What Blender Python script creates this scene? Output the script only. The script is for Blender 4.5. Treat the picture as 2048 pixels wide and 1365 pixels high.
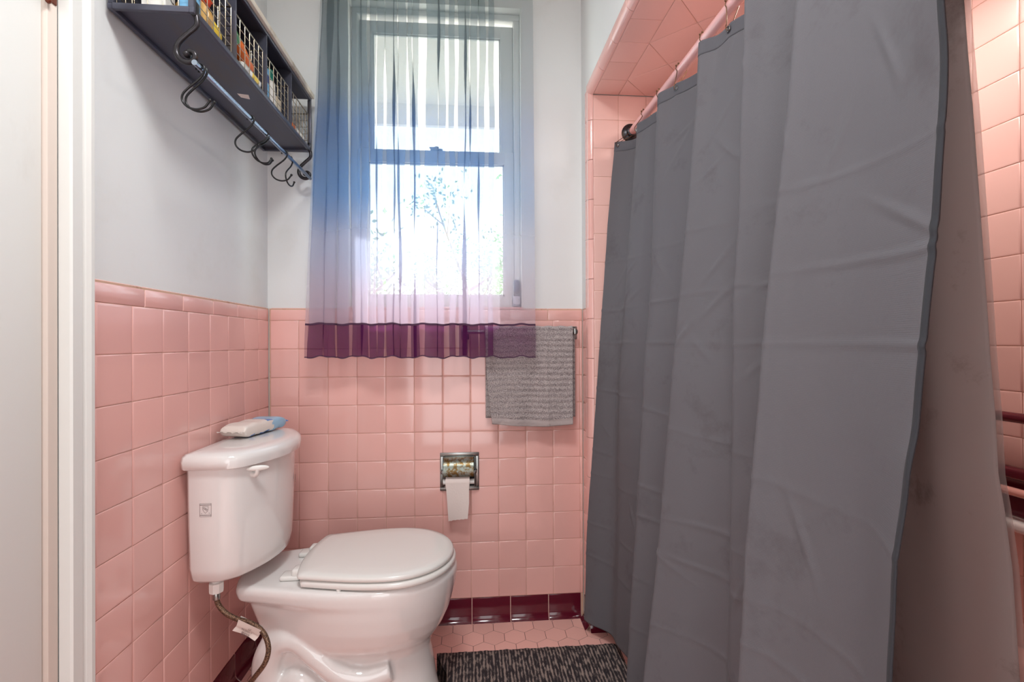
import bpy, bmesh, math, random
from mathutils import Vector, Matrix, noise
random.seed(7)
for o in list(bpy.data.objects): bpy.data.objects.remove(o)
scn = bpy.context.scene
COL = scn.collection

# ------------------------------------------------------------------ camera
FPX, CX0, CY0 = 969.4, 1024.0, 682.5
CAM = Vector((0.769, -1.921, 1.101))
YAW, PIT, ROL = 0.0838, 0.0027, -0.0039
_r = Vector((math.cos(YAW), -math.sin(YAW), 0)); _f = Vector((math.sin(YAW), math.cos(YAW), 0)); _u = Vector((0, 0, 1))
_f, _u = _f*math.cos(PIT)+_u*math.sin(PIT), _u*math.cos(PIT)-_f*math.sin(PIT)
_r, _u = _r*math.cos(ROL)+_u*math.sin(ROL), _u*math.cos(ROL)-_r*math.sin(ROL)
cd = bpy.data.cameras.new('camera'); cam = bpy.data.objects.new('camera', cd); COL.objects.link(cam)
cd.sensor_width = 36.0; cd.lens = FPX*36/2048; cd.clip_start = 0.02; cd.clip_end = 200
cam.matrix_world = Matrix(((_r.x, _u.x, -_f.x, CAM.x), (_r.y, _u.y, -_f.y, CAM.y), (_r.z, _u.z, -_f.z, CAM.z), (0, 0, 0, 1)))
scn.camera = cam
def ray(px, py): return _f + _r*((px-CX0)/FPX) + _u*((CY0-py)/FPX)
def at_y(px, py, Y): d = ray(px, py); return CAM + d*((Y-CAM.y)/d.y)
def at_x(px, py, X): d = ray(px, py); return CAM + d*((X-CAM.x)/d.x)
def at_z(px, py, Z): d = ray(px, py); return CAM + d*((Z-CAM.z)/d.z)

# ------------------------------------------------------------------ light and view
w = bpy.data.worlds.new('world'); scn.world = w; w.use_nodes = True
nt = w.node_tree; bg = nt.nodes['Background']
bg.inputs[0].default_value = (0.86, 0.93, 1.0, 1); bg.inputs[1].default_value = 3.8
sd = bpy.data.lights.new('sun', 'SUN'); sun = bpy.data.objects.new('sun', sd); COL.objects.link(sun)
sd.energy = 7.0; sd.angle = math.radians(0.6); sd.color = (1.0, 0.95, 0.88)
sdir = Vector((-0.10, -math.cos(math.radians(39)), -math.sin(math.radians(39))))
sun.rotation_euler = sdir.to_track_quat('-Z', 'Y').to_euler(); sun.location = (1, 6, 6)
def area(name, loc, target, size, power, col, size_y=None):
    d = bpy.data.lights.new(name, 'AREA'); o = bpy.data.objects.new(name, d); COL.objects.link(o)
    d.energy = power; d.color = col; d.size = size
    if size_y: d.shape = 'RECTANGLE'; d.size_y = size_y
    else: d.shape = 'DISK'
    o.location = loc; o.rotation_euler = (Vector(target)-Vector(loc)).to_track_quat('-Z', 'Y').to_euler()
    return o
area('overhead_fill', (0.62, -1.45, 2.50), (0.62, -1.45, 0), 0.42, 14.0, (0.97, 0.99, 0.99))  # added overhead fill light, source unseen
area('rear_fill', (0.62, -2.93, 1.05), (0.62, 0, 0.85), 0.8, 9.5, (0.98, 0.99, 1.0), 1.9)  # added soft fill panel behind the camera, no daylight source there
area('alcove_fill', (1.68, -0.78, 2.035), (1.68, -0.78, 0), 0.30, 4.2, (1.0, 0.93, 0.86))  # added warm fill to brighten the tub alcove, source unseen
vs = scn.view_settings
vs.view_transform = 'Standard'; vs.look = 'None'; vs.gamma = 1; vs.use_curve_mapping = False; vs.exposure = 0.66

# ------------------------------------------------------------------ materials
def lin(c):
    c = c/255.0
    return c/12.92 if c <= 0.04045 else ((c+0.055)/1.055)**2.4
def rgb(r, g, b): return (lin(r), lin(g), lin(b), 1)
def mat(name, col, rough=0.5, metal=0.0, coat=0.0, bump=None, var=0.0, island=0.0, spots=None, spec=None, sheen=0.0):
    """bump=(scale, strength, detail), spots=(colour, scale, threshold, softness, scale_xyz)"""
    m = bpy.data.materials.new(name); m.use_nodes = True; t = m.node_tree; N = t.nodes; L = t.links
    b = N['Principled BSDF']; b.inputs['Base Color'].default_value = col
    b.inputs['Roughness'].default_value = rough; b.inputs['Metallic'].default_value = metal
    b.inputs['Coat Weight'].default_value = coat; b.inputs['Coat Roughness'].default_value = 0.05
    if spec is not None: b.inputs['Specular IOR Level'].default_value = spec
    if sheen: b.inputs['Sheen Weight'].default_value = sheen
    tc = N.new('ShaderNodeTexCoord'); cs = None
    if var or island:
        hsv = N.new('ShaderNodeHueSaturation'); hsv.inputs['Color'].default_value = col
        mr = N.new('ShaderNodeMapRange')
        if island:
            g = N.new('ShaderNodeNewGeometry'); L.new(g.outputs['Random Per Island'], mr.inputs[0]); a = island
        else:
            nz = N.new('ShaderNodeTexNoise'); nz.inputs['Scale'].default_value = 3; nz.inputs['Detail'].default_value = 5
            L.new(tc.outputs['Object'], nz.inputs['Vector']); L.new(nz.outputs['Fac'], mr.inputs[0]); a = var
        mr.inputs[3].default_value = 1-a; mr.inputs[4].default_value = 1+a
        L.new(mr.outputs[0], hsv.inputs['Value']); cs = hsv.outputs[0]
    if spots:
        sc, ss, th, soft, sxyz = spots
        mp = N.new('ShaderNodeMapping'); mp.inputs['Scale'].default_value = sxyz; L.new(tc.outputs['Object'], mp.inputs['Vector'])
        nz = N.new('ShaderNodeTexNoise'); nz.inputs['Scale'].default_value = ss; nz.inputs['Detail'].default_value = 8; nz.inputs['Roughness'].default_value = 0.65
        L.new(mp.outputs[0], nz.inputs['Vector'])
        mr = N.new('ShaderNodeMapRange'); mr.inputs[1].default_value = th; mr.inputs[2].default_value = th+soft; L.new(nz.outputs['Fac'], mr.inputs[0])
        mx = N.new('ShaderNodeMix'); mx.data_type = 'RGBA'; L.new(mr.outputs[0], mx.inputs['Factor'])
        if cs: L.new(cs, mx.inputs['A'])
        else: mx.inputs['A'].default_value = col
        mx.inputs['B'].default_value = sc; cs = mx.outputs['Result']
    if cs: L.new(cs, b.inputs['Base Color'])
    if bump:
        nz = N.new('ShaderNodeTexNoise'); nz.inputs['Scale'].default_value = bump[0]; nz.inputs['Detail'].default_value = bump[2]
        L.new(tc.outputs['Object'], nz.inputs['Vector'])
        bp = N.new('ShaderNodeBump'); bp.inputs['Strength'].default_value = bump[1]; bp.inputs['Distance'].default_value = 0.002
        L.new(nz.outputs['Fac'], bp.inputs['Height']); L.new(bp.outputs[0], b.inputs['Normal'])
    return m
M = {}
M['plaster'] = mat('plaster_white', rgb(222, 223, 222), 0.6, bump=(60, 0.10, 4), spots=(rgb(217, 217, 214), 5, 0.55, 0.2, (1, 1, 1)))
M['ceiling'] = mat('ceiling_white', rgb(235, 235, 232), 0.8)
M['trimw'] = mat('trim_paint', rgb(222, 222, 218), 0.55, bump=(30, 0.10, 3))
M['doorw'] = mat('door_paint', rgb(226, 226, 222), 0.55, bump=(20, 0.08, 3), spots=(rgb(214, 211, 205), 4, 0.58, 0.15, (1, 1, 0.4)))
M['jamb'] = mat('jamb_paint', rgb(214, 200, 190), 0.4, spots=(rgb(196, 172, 156), 7, 0.6, 0.15, (1, 1, 0.2)))
M['tile'] = mat('pink_tile', rgb(232, 180, 172), 0.13, coat=0.3, bump=(9, 0.09, 2), island=0.05)
M['tile2'] = mat('pink_tile_matte', rgb(236, 192, 183), 0.30, bump=(9, 0.06, 2), island=0.04)
M['grout'] = mat('wall_grout', rgb(206, 168, 146), 0.85, spots=(rgb(160, 112, 88), 14, 0.56, 0.12, (1, 1, 1)))
M['hex'] = mat('hex_tile', rgb(240, 186, 175), 0.38, island=0.05, bump=(80, 0.05, 2))
M['fgrout'] = mat('floor_grout', rgb(82, 52, 46), 0.9)
M['maroon'] = mat('maroon_tile', rgb(92, 20, 38), 0.12, coat=0.3, bump=(12, 0.08, 2), island=0.06)
M['bgrout'] = mat('base_grout', rgb(196, 160, 150), 0.9)
M['porc'] = mat('white_porcelain', rgb(230, 227, 225), 0.07, coat=0.4, spec=0.6)
M['seatp'] = mat('white_seat_plastic', rgb(228, 226, 222), 0.18, coat=0.1)
M['pinkporc'] = mat('pink_enamel', rgb(226, 166, 156), 0.12, coat=0.3)
M['iron'] = mat('dark_iron', rgb(52, 49, 52), 0.30, metal=0.65, spots=(rgb(88, 62, 44), 9, 0.58, 0.15, (1, 1, 1)))
M['black'] = mat('black_steel', rgb(24, 23, 25), 0.30, metal=0.3)
M['rodm'] = mat('polished_dark_rod', rgb(140, 150, 164), 0.16, metal=0.9)
M['sheetm'] = mat('gunmetal_sheet', rgb(84, 85, 98), 0.34, metal=0.55, spots=(rgb(96, 84, 74), 5, 0.52, 0.25, (2, 0.6, 2)))
M['wire'] = mat('bronze_wire', rgb(150, 138, 120), 0.3, metal=0.85)
M['cream'] = mat('cream_wood', rgb(206, 196, 180), 0.5, spots=(rgb(170, 156, 138), 6, 0.55, 0.1, (1, 1, 1)))
M['chrome'] = mat('aged_chrome', rgb(150, 152, 150), 0.24, metal=1.0, bump=(60, 0.1, 3))
M['cover'] = mat('rusted_chrome_cover', rgb(132, 138, 130), 0.36, metal=0.85, spots=(rgb(104, 80, 44), 60, 0.46, 0.10, (1, 1, 1)))
M['dark'] = mat('recess_shade', rgb(26, 24, 24), 0.6)
M['paper'] = mat('tissue_paper', rgb(232, 218, 212), 0.95, bump=(160, 0.2, 2))
M['braid'] = mat('braided_hose', rgb(112, 84, 68), 0.35, metal=0.6)
M['label'] = mat('label_white', rgb(226, 214, 206), 0.6)
M['ink'] = mat('black_ink', rgb(30, 28, 30), 0.6)
M['greyink'] = mat('grey_ink', rgb(96, 80, 80), 0.6)
M['bronze'] = mat('ring_bronze', rgb(104, 78, 58), 0.35, metal=0.9)
M['pinkrod'] = mat('pink_rod_paint', rgb(232, 178, 176), 0.16, coat=0.3)
M['hinge'] = mat('copper_brown_hinge', rgb(104, 44, 24), 0.35, metal=0.3)
M['windowp'] = mat('window_paint', rgb(222, 222, 218), 0.45)
M['plasticw'] = mat('white_plastic', rgb(232, 230, 226), 0.3)

def braid_nodes(m):
    t = m.node_tree; N = t.nodes; L = t.links; b = N['Principled BSDF']
    tc = N.new('ShaderNodeTexCoord'); ck = N.new('ShaderNodeTexVoronoi'); ck.inputs['Scale'].default_value = 520
    L.new(tc.outputs['Object'], ck.inputs['Vector'])
    cr = N.new('ShaderNodeValToRGB'); cr.color_ramp.elements[0].color = rgb(178, 142, 112); cr.color_ramp.elements[1].color = rgb(58, 40, 34); cr.color_ramp.elements[1].position = 0.7
    L.new(ck.outputs['Distance'], cr.inputs[0]); L.new(cr.outputs[0], b.inputs['Base Color'])
    bp = N.new('ShaderNodeBump'); bp.inputs['Strength'].default_value = 0.7; bp.inputs['Distance'].default_value = 0.001
    L.new(ck.outputs['Distance'], bp.inputs['Height']); L.new(bp.outputs[0], b.inputs['Normal'])
braid_nodes(M['braid'])

def cloth(name, col, transl, bumpscale, bstr, rough=0.8, dirt=None):
    m = bpy.data.materials.new(name); m.use_nodes = True; t = m.node_tree; N = t.nodes; L = t.links
    b = N['Principled BSDF']; out = N['Material Output']
    b.inputs['Base Color'].default_value = col; b.inputs['Roughness'].default_value = rough
    b.inputs['Specular IOR Level'].default_value = 0.25; b.inputs['Sheen Weight'].default_value = 0.03
    uv = N.new('ShaderNodeUVMap'); uv.uv_map = 'UVMap'
    br = N.new('ShaderNodeTexBrick'); br.inputs['Scale'].default_value = bumpscale; br.inputs['Mortar Size'].default_value = 0.03
    br.inputs['Mortar Smooth'].default_value = 1.0
    L.new(uv.outputs[0], br.inputs['Vector'])
    bp = N.new('ShaderNodeBump'); bp.inputs['Strength'].default_value = bstr; bp.inputs['Distance'].default_value = 0.0015
    L.new(br.outputs['Fac'], bp.inputs['Height']); bp.invert = True
    L.new(bp.outputs[0], b.inputs['Normal'])
    cs = None
    if dirt:
        tc = N.new('ShaderNodeTexCoord'); nz = N.new('ShaderNodeTexNoise'); nz.inputs['Scale'].default_value = 6; nz.inputs['Detail'].default_value = 9; nz.inputs['Roughness'].default_value = 0.7
        L.new(tc.outputs['Object'], nz.inputs['Vector'])
        mr = N.new('ShaderNodeMapRange'); mr.inputs[1].default_value = 0.56; mr.inputs[2].default_value = 0.74; L.new(nz.outputs['Fac'], mr.inputs[0])
        mx = N.new('ShaderNodeMix'); mx.data_type = 'RGBA'; L.new(mr.outputs[0], mx.inputs['Factor']); mx.inputs['A'].default_value = col; mx.inputs['B'].default_value = dirt
        L.new(mx.outputs['Result'], b.inputs['Base Color']); cs = mx.outputs['Result']
    if transl:
        tr = N.new('ShaderNodeBsdfTranslucent'); tr.inputs[0].default_value = col
        if cs: L.new(cs, tr.inputs[0])
        ms = N.new('ShaderNodeMixShader'); ms.inputs[0].default_value = transl
        L.new(b.outputs[0], ms.inputs[1]); L.new(tr.outputs[0], ms.inputs[2]); L.new(ms.outputs[0], out.inputs[0])
    return m
M['curtain'] = cloth('grey_waffle_polyester', rgb(105, 104, 109), 0.10, 90, 0.40, dirt=rgb(92, 89, 93))
M['curtain_hem'] = cloth('grey_polyester_hem', rgb(54, 56, 61), 0.02, 150, 0.2)
M['curtain_top'] = cloth('grey_polyester_top_hem', rgb(90, 90, 96), 0.03, 150, 0.2)
M['liner'] = cloth('taupe_liner', rgb(190, 190, 190), 0.5, 120, 0.10, dirt=rgb(134, 125, 121))

def clear_mat(name, col, alpha, rough=0.3):
    m = bpy.data.materials.new(name); m.use_nodes = True; t = m.node_tree; N = t.nodes; L = t.links
    b = N['Principled BSDF']; b.inputs['Base Color'].default_value = col; b.inputs['Roughness'].default_value = rough; b.inputs['Alpha'].default_value = alpha
    return m
M['clear'] = clear_mat('clear_vinyl', rgb(140, 134, 132), 0.55)
def glass_mat(name, tint):
    m = bpy.data.materials.new(name); m.use_nodes = True; t = m.node_tree; N = t.nodes; L = t.links
    out = N['Material Output']; N.remove(N['Principled BSDF'])
    tr = N.new('ShaderNodeBsdfTransparent'); tr.inputs[0].default_value = tint
    gl = N.new('ShaderNodeBsdfGlossy'); gl.inputs['Roughness'].default_value = 0.02
    ms = N.new('ShaderNodeMixShader'); ms.inputs[0].default_value = 0.06
    L.new(tr.outputs[0], ms.inputs[1]); L.new(gl.outputs[0], ms.inputs[2]); L.new(ms.outputs[0], out.inputs[0])
    return m
M['pane'] = glass_mat('window_glass', (0.93, 0.97, 0.97, 1))
M['glass'] = glass_mat('bottle_glass', (0.78, 0.82, 0.84, 1))

def sheer_mat(name, ramp, cover):
    """thin voile with graded colour: ramp over height z (local z = world z)"""
    m = bpy.data.materials.new(name); m.use_nodes = True; t = m.node_tree; N = t.nodes; L = t.links
    out = N['Material Output']; N.remove(N['Principled BSDF'])
    tc = N.new('ShaderNodeNewGeometry'); sx = N.new('ShaderNodeSeparateXYZ'); L.new(tc.outputs['Position'], sx.inputs[0])
    nz = N.new('ShaderNodeTexNoise'); nz.inputs['Scale'].default_value = 5; nz.inputs['Detail'].default_value = 1; L.new(tc.outputs['Position'], nz.inputs['Vector'])
    ad = N.new('ShaderNodeMath'); ad.operation = 'MULTIPLY_ADD'; L.new(nz.outputs['Fac'], ad.inputs[0]); ad.inputs[1].default_value = 0.10; L.new(sx.outputs['Z'], ad.inputs[2])
    prev = None
    for (p0, c0), (p1, c1) in zip(ramp, ramp[1:]):
        mr = N.new('ShaderNodeMapRange'); mr.interpolation_type = 'SMOOTHSTEP'; mr.inputs[1].default_value = 1.10+1.5*p0; mr.inputs[2].default_value = 1.10+1.5*p1; L.new(ad.outputs[0], mr.inputs[0])
        mx = N.new('ShaderNodeMix'); mx.data_type = 'RGBA'; L.new(mr.outputs[0], mx.inputs['Factor']); mx.inputs['B'].default_value = c1
        if prev is None: mx.inputs['A'].default_value = c0
        else: L.new(prev, mx.inputs['A'])
        prev = mx.outputs['Result']
    cr = mx
    df = N.new('ShaderNodeBsdfDiffuse'); tl = N.new('ShaderNodeBsdfTranslucent'); tp = N.new('ShaderNodeBsdfTransparent')
    L.new(prev, df.inputs[0]); L.new(prev, tl.inputs[0])
    a = N.new('ShaderNodeMixShader'); a.inputs[0].default_value = 0.5; L.new(df.outputs[0], a.inputs[1]); L.new(tl.outputs[0], a.inputs[2])
    c = N.new('ShaderNodeMixShader'); c.inputs[0].default_value = cover; L.new(tp.outputs[0], c.inputs[1]); L.new(a.outputs[0], c.inputs[2])
    L.new(c.outputs[0], out.inputs[0])
    return m
M['sheer'] = sheer_mat('graded_voile', [(0.0, rgb(200, 176, 196)), (0.14, rgb(200, 188, 204)), (0.26, rgb(184, 188, 210)), (0.40, rgb(110, 150, 196)), (0.55, rgb(110, 140, 182)), (0.70, rgb(132, 146, 154)), (1.0, rgb(122, 134, 134))], 0.40)  # colour graded from pale lavender low down through blue to grey on top
M['sheerhem'] = sheer_mat('purple_voile', [(0.0, rgb(112, 44, 104)), (1.0, rgb(128, 60, 124))], 0.42)
M['seam'] = mat('purple_stitching', rgb(70, 40, 66), 0.8)

# ------------------------------------------------------------------ geometry helpers
class G:
    def __init__(s): s.v = []; s.f = []; s.m = []; s.uv = {}
    def add(s, vs, fs, mi=0):
        b = len(s.v); s.v += [Vector(p) for p in vs]
        for f in fs: s.f.append([i+b for i in f]); s.m.append(mi)
        return b
    def box(s, a, b, mi=0):
        x0, y0, z0 = [min(a[i], b[i]) for i in range(3)]; x1, y1, z1 = [max(a[i], b[i]) for i in range(3)]
        s.add([(x0,y0,z0),(x1,y0,z0),(x1,y1,z0),(x0,y1,z0),(x0,y0,z1),(x1,y0,z1),(x1,y1,z1),(x0,y1,z1)],
              [(0,3,2,1),(4,5,6,7),(0,1,5,4),(1,2,6,5),(2,3,7,6),(3,0,4,7)], mi)
    def rbox(s, a, b, r=0.004, seg=3, mi=0, M4=None):
        bm = bmesh.new(); bmesh.ops.create_cube(bm, size=1)
        c = [(a[i]+b[i])/2 for i in range(3)]; d = [abs(b[i]-a[i]) for i in range(3)]
        for v in bm.verts: v.co = Vector((v.co.x*d[0]+c[0], v.co.y*d[1]+c[1], v.co.z*d[2]+c[2]))
        r = min(r, min(d)*0.49)
        bmesh.ops.bevel(bm, geom=list(bm.edges), offset=r, segments=seg, profile=0.5, affect='EDGES')
        if M4 is not None: bmesh.ops.transform(bm, matrix=M4, verts=bm.verts)
        bm.verts.index_update(); s.add([v.co.copy() for v in bm.verts], [[v.index for v in f.verts] for f in bm.faces], mi); bm.free()
    def loft(s, rings, cap=True, closed=True, mi=0):
        n = len(rings[0]); assert all(len(r) == n for r in rings); b = s.add([p for r in rings for p in r], [], mi)
        for i in range(len(rings)-1):
            for j in range(n if closed else n-1):
                k = (j+1) % n
                s.f.append([b+i*n+j, b+i*n+k, b+(i+1)*n+k, b+(i+1)*n+j]); s.m.append(mi)
        if cap:
            s.f.append([b+j for j in range(n)][::-1]); s.m.append(mi)
            s.f.append([b+(len(rings)-1)*n+j for j in range(n)]); s.m.append(mi)
        return b
    def tube(s, pts, r, seg=10, mi=0, closed=False, cap=True):
        P = [Vector(p) for p in pts]; n = len(P)
        R = r if isinstance(r, (list, tuple)) else [r]*n
        T = []
        for i in range(n):
            a = P[(i-1) % n] if (closed or i > 0) else P[i]; c = P[(i+1) % n] if (closed or i < n-1) else P[i]
            t = (c-a); T.append(t.normalized() if t.length > 1e-9 else Vector((0, 0, 1)))
        up = Vector((0, 0, 1)) if abs(T[0].z) < 0.9 else Vector((1, 0, 0))
        nrm = T[0].cross(up).normalized(); rings = []
        for i in range(n):
            nrm = (nrm - T[i]*nrm.dot(T[i])).normalized(); bn = T[i].cross(nrm)
            rings.append([P[i]+(nrm*math.cos(2*math.pi*k/seg)+bn*math.sin(2*math.pi*k/seg))*R[i] for k in range(seg)])
        if closed: rings.append(rings[0])
        s.loft(rings, cap=cap and not closed, mi=mi)
    def cyl(s, a, b, r, seg=20, r2=None, mi=0): s.tube([a, b], [r, r if r2 is None else r2], seg, mi)
    def lathe(s, prof, c=(0,0,0), axis='z', seg=32, mi=0):
        rings = []
        for r, h in prof:
            ring = []
            for k in range(seg):
                a = 2*math.pi*k/seg; x, y = r*math.cos(a), r*math.sin(a)
                p = {'z': (x, y, h), 'x': (h, x, y), 'y': (y, h, x)}[axis]
                ring.append(Vector(p)+Vector(c))
            rings.append(ring)
        s.loft(rings, cap=True, mi=mi)
    def ball(s, c, r, mi=0, sx=(1,1,1), n=12):
        prof = [(max(r*math.sin(math.pi*i/n), 1e-5), -r*math.cos(math.pi*i/n)) for i in range(n+1)]
        b = len(s.v); s.lathe(prof, (0,0,0), 'z', 16, mi)
        for i in range(b, len(s.v)): v = s.v[i]; s.v[i] = Vector((v.x*sx[0]+c[0], v.y*sx[1]+c[1], v.z*sx[2]+c[2]))
    def build(s, name, mats, parent=None, loc=None, smooth=True, uv=None, angle=40, norm=True):
        if not isinstance(mats, (list, tuple)): mats = [mats]
        if parent is not None:
            q = parent; base = Vector((0, 0, 0))
            while q is not None: base += q.location; q = q.parent
        elif loc is not None: base = Vector(loc)
        else:
            xs = [v.x for v in s.v]; ys = [v.y for v in s.v]; zs = [v.z for v in s.v]
            base = Vector(((min(xs)+max(xs))/2, (min(ys)+max(ys))/2, min(zs)))
        me = bpy.data.meshes.new(name); me.from_pydata([tuple(v-base) for v in s.v], [], s.f)
        for k in mats: me.materials.append(k)
        for p, mi in zip(me.polygons, s.m): p.material_index = mi
        if uv is not None:
            ul = me.uv_layers.new(name='UVMap')
            for lp in me.loops: ul.data[lp.index].uv = uv[lp.vertex_index]
        if norm:
            bm = bmesh.new(); bm.from_mesh(me); bmesh.ops.recalc_face_normals(bm, faces=bm.faces); bm.to_mesh(me); bm.free()
        if smooth:
            for p in me.polygons: p.use_smooth = True
            try: me.set_sharp_from_angle(angle=math.radians(angle))
            except Exception: pass
        o = bpy.data.objects.new(name, me); COL.objects.link(o)
        if parent is not None: o.parent = parent
        else: o.location = base
        return o
def tag(o, label=None, cat=None, group=None, kind=None):
    if label: o['label'] = label
    if cat: o['category'] = cat
    if group: o['group'] = group
    if kind: o['kind'] = kind
    return o
def thing(name, loc, label=None, cat=None, group=None, kind=None):
    o = bpy.data.objects.new(name, None); COL.objects.link(o); o.location = loc; o.empty_display_size = 0.05
    return tag(o, label, cat, group, kind)
def struct(o): o['kind'] = 'structure'; return o
def cr_interp(P, t):
    """Catmull-Rom through list of tuples, t in 0..len-1"""
    n = len(P); i = min(int(t), n-2); u = t-i
    p0 = P[max(i-1, 0)]; p1 = P[i]; p2 = P[i+1]; p3 = P[min(i+2, n-1)]
    return [0.5*((2*b)+(-a+c)*u+(2*a-5*b+4*c-d)*u*u+(-a+3*b-3*c+d)*u**3) for a, b, c, d in zip(p0, p1, p2, p3)]
def smooth_path(P, k=8):
    return [Vector(cr_interp([tuple(p) for p in P], i/k)) for i in range((len(P)-1)*k+1)]
def text_geo(g, body, size, O, U, V, mi=0, depth=0.0003):
    c = bpy.data.curves.new('txt', 'FONT'); c.body = body; c.size = size; c.align_x = 'CENTER'; c.align_y = 'CENTER'; c.resolution_u = 2
    o = bpy.data.objects.new('txt', c); COL.objects.link(o)
    dg = bpy.context.evaluated_depsgraph_get(); me = bpy.data.meshes.new_from_object(o.evaluated_get(dg))
    O, U, V = Vector(O), Vector(U).normalized(), Vector(V).normalized(); Nn = U.cross(V)
    vs = [O+U*v.co.x+V*v.co.y+Nn*depth for v in me.vertices]; fs = [list(p.vertices) for p in me.polygons]
    g.add(vs, fs, mi)
    bpy.data.objects.remove(o); bpy.data.curves.remove(c); bpy.data.meshes.remove(me)

# tiles --------------------------------------------------------------
def inset(poly, d):
    n = len(poly); out = []
    for i in range(n):
        a, b, c = Vector(poly[i-1]), Vector(poly[i]), Vector(poly[(i+1) % n])
        e1 = (b-a).normalized(); e2 = (c-b).normalized()
        n1 = Vector((-e1.y, e1.x)); n2 = Vector((-e2.y, e2.x))
        k = 1+n1.dot(n2)
        if k < 0.2: k = 0.2
        out.append(b+(n1+n2)*(d/k))
    return out
def area2(poly): return 0.5*sum(poly[i-1][0]*poly[i][1]-poly[i][0]*poly[i-1][1] for i in range(len(poly)))
def clip(poly, x0, y0, x1, y1):
    def cl(P, ins, isec):
        out = []
        for i in range(len(P)):
            a, b = P[i-1], P[i]
            if ins(b):
                if not ins(a): out.append(isec(a, b))
                out.append(b)
            elif ins(a): out.append(isec(a, b))
        return out
    def ix(v, k):
        def f(a, b):
            t = (v-a[k])/(b[k]-a[k]); return (a[0]+(b[0]-a[0])*t, a[1]+(b[1]-a[1])*t)
        return f
    for k, v, s in ((0, x0, 1), (0, x1, -1), (1, y0, 1), (1, y1, -1)):
        poly = cl(poly, lambda p: (p[k]-v)*s >= -1e-9, ix(v, k))
        if len(poly) < 3: return []
    out = []
    for p in poly:
        if not out or (Vector(p)-Vector(out[-1])).length > 1e-5: out.append(p)
    if len(out) > 1 and (Vector(out[0])-Vector(out[-1])).length < 1e-5: out.pop()
    return out if len(out) > 2 and area2(out) > 3e-5 else []
def tiles(g, polys, O, U, V, thick=0.006, gap=0.0013, cush=0.006, tilt=0.004, mi=0, flat=False):
    O, U, V = Vector(O), Vector(U), Vector(V); N = U.cross(V)
    for P in polys:
        if len(P) < 3: continue
        if area2(P) < 0: P = P[::-1]
        xs = [p[0] for p in P]; ys = [p[1] for p in P]; m = min(max(xs)-min(xs), max(ys)-min(ys))
        cu = min(cush, m*0.3); cx, cy = sum(xs)/len(xs), sum(ys)/len(ys)
        ta, tb = random.gauss(0, tilt), random.gauss(0, tilt)
        prof = [(gap*0.5, -thick), (gap*0.5, -0.0014), (gap*0.5+cu*0.12, -0.0007), (gap*0.5+cu*0.45, -0.00018), (gap*0.5+cu, 0.0)]
        if flat: prof = [(gap*0.5, -thick), (gap*0.5, -0.0004), (gap*0.5+cu*0.3, 0.0)]
        rings = []
        for d, h in prof:
            rings.append([O+U*q.x+V*q.y+N*(h+ta*(q.x-cx)+tb*(q.y-cy)) for q in inset(P, min(d, m*0.42))])
        n = len(P); b = g.add([p for r in rings for p in r], [])
        for i in range(len(rings)-1):
            for j in range(n): k = (j+1) % n; g.f.append([b+i*n+j, b+i*n+k, b+(i+1)*n+k, b+(i+1)*n+j]); g.m.append(mi)
        g.f.append([b+(len(rings)-1)*n+j for j in range(n)]); g.m.append(mi)
def rects(us, vs): return [[(us[i], vs[j]), (us[i+1], vs[j]), (us[i+1], vs[j+1]), (us[i], vs[j+1])] for i in range(len(us)-1) for j in range(len(vs)-1)]
def grid(a, b, off, p):
    k = math.ceil((a-off)/p+0.02); out = [a]
    while off+k*p < b-0.004: out.append(off+k*p); k += 1
    return out+[b]
P = 0.1095; HB = 0.0928; ZR0 = HB+10*P; ZCAP = ZR0+0.050; BP = 0.1525
XR = 1.215; YE = -0.10; ZS = 2.050; XL = 2.070; YN = -1.62; ROOMY = -3.0; ZC = 2.66; RB = 0.022

# ------------------------------------------------------------------ room shell
WX0, WX1, WZ0, WZ1 = 0.290, 0.976, 1.2376, 2.46
g = G()
g.box((-0.15, 0.008, 0), (WX0, 0.16, ZC)); g.box((WX1, 0.008, 0), (2.25, 0.16, ZC))
g.box((WX0, 0.008, 0), (WX1, 0.16, WZ0)); g.box((WX0, 0.008, WZ1), (WX1, 0.16, ZC))
struct(g.build('wall_back', M['plaster'], smooth=False))
DY0, DY1, DZ = -1.72, -0.943, 2.06       # door opening in the left wall
g = G()
g.box((-0.15, DY1, 0), (-0.008, 0.16, ZC)); g.box((-0.15, ROOMY, 0), (-0.008, DY0, ZC)); g.box((-0.15, DY0, DZ), (-0.008, DY1, ZC))
struct(g.build('wall_left', M['plaster'], smooth=False))
g = G()   # stub beside the window, header above the tub, wall beyond the tub
g.box((XR+0.0075, YE+0.012, 0), (XR+0.02, 0.008, ZCAP-0.004)); g.box((XR+0.0015, YE+0.012, ZCAP-0.004), (XR+0.02, 0.008, ZC)); g.box((XR+0.02, YE+0.008, 0), (XL+0.15, 0.008, ZC))
g.box((XR+0.0015, YN, ZS+0.036), (XR+0.03, YE+0.012, ZC)); g.box((XR+0.03, YN, ZS+0.010), (XL+0.15, YE+0.008, ZC)); g.box((XL+0.008, YN, 0), (XL+0.15, YE+0.008, ZS+0.008))
g.box((XR, ROOMY, 0), (XL+0.15, YN-0.008, ZC))
struct(g.build('wall_right', M['plaster'], smooth=False))
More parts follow.
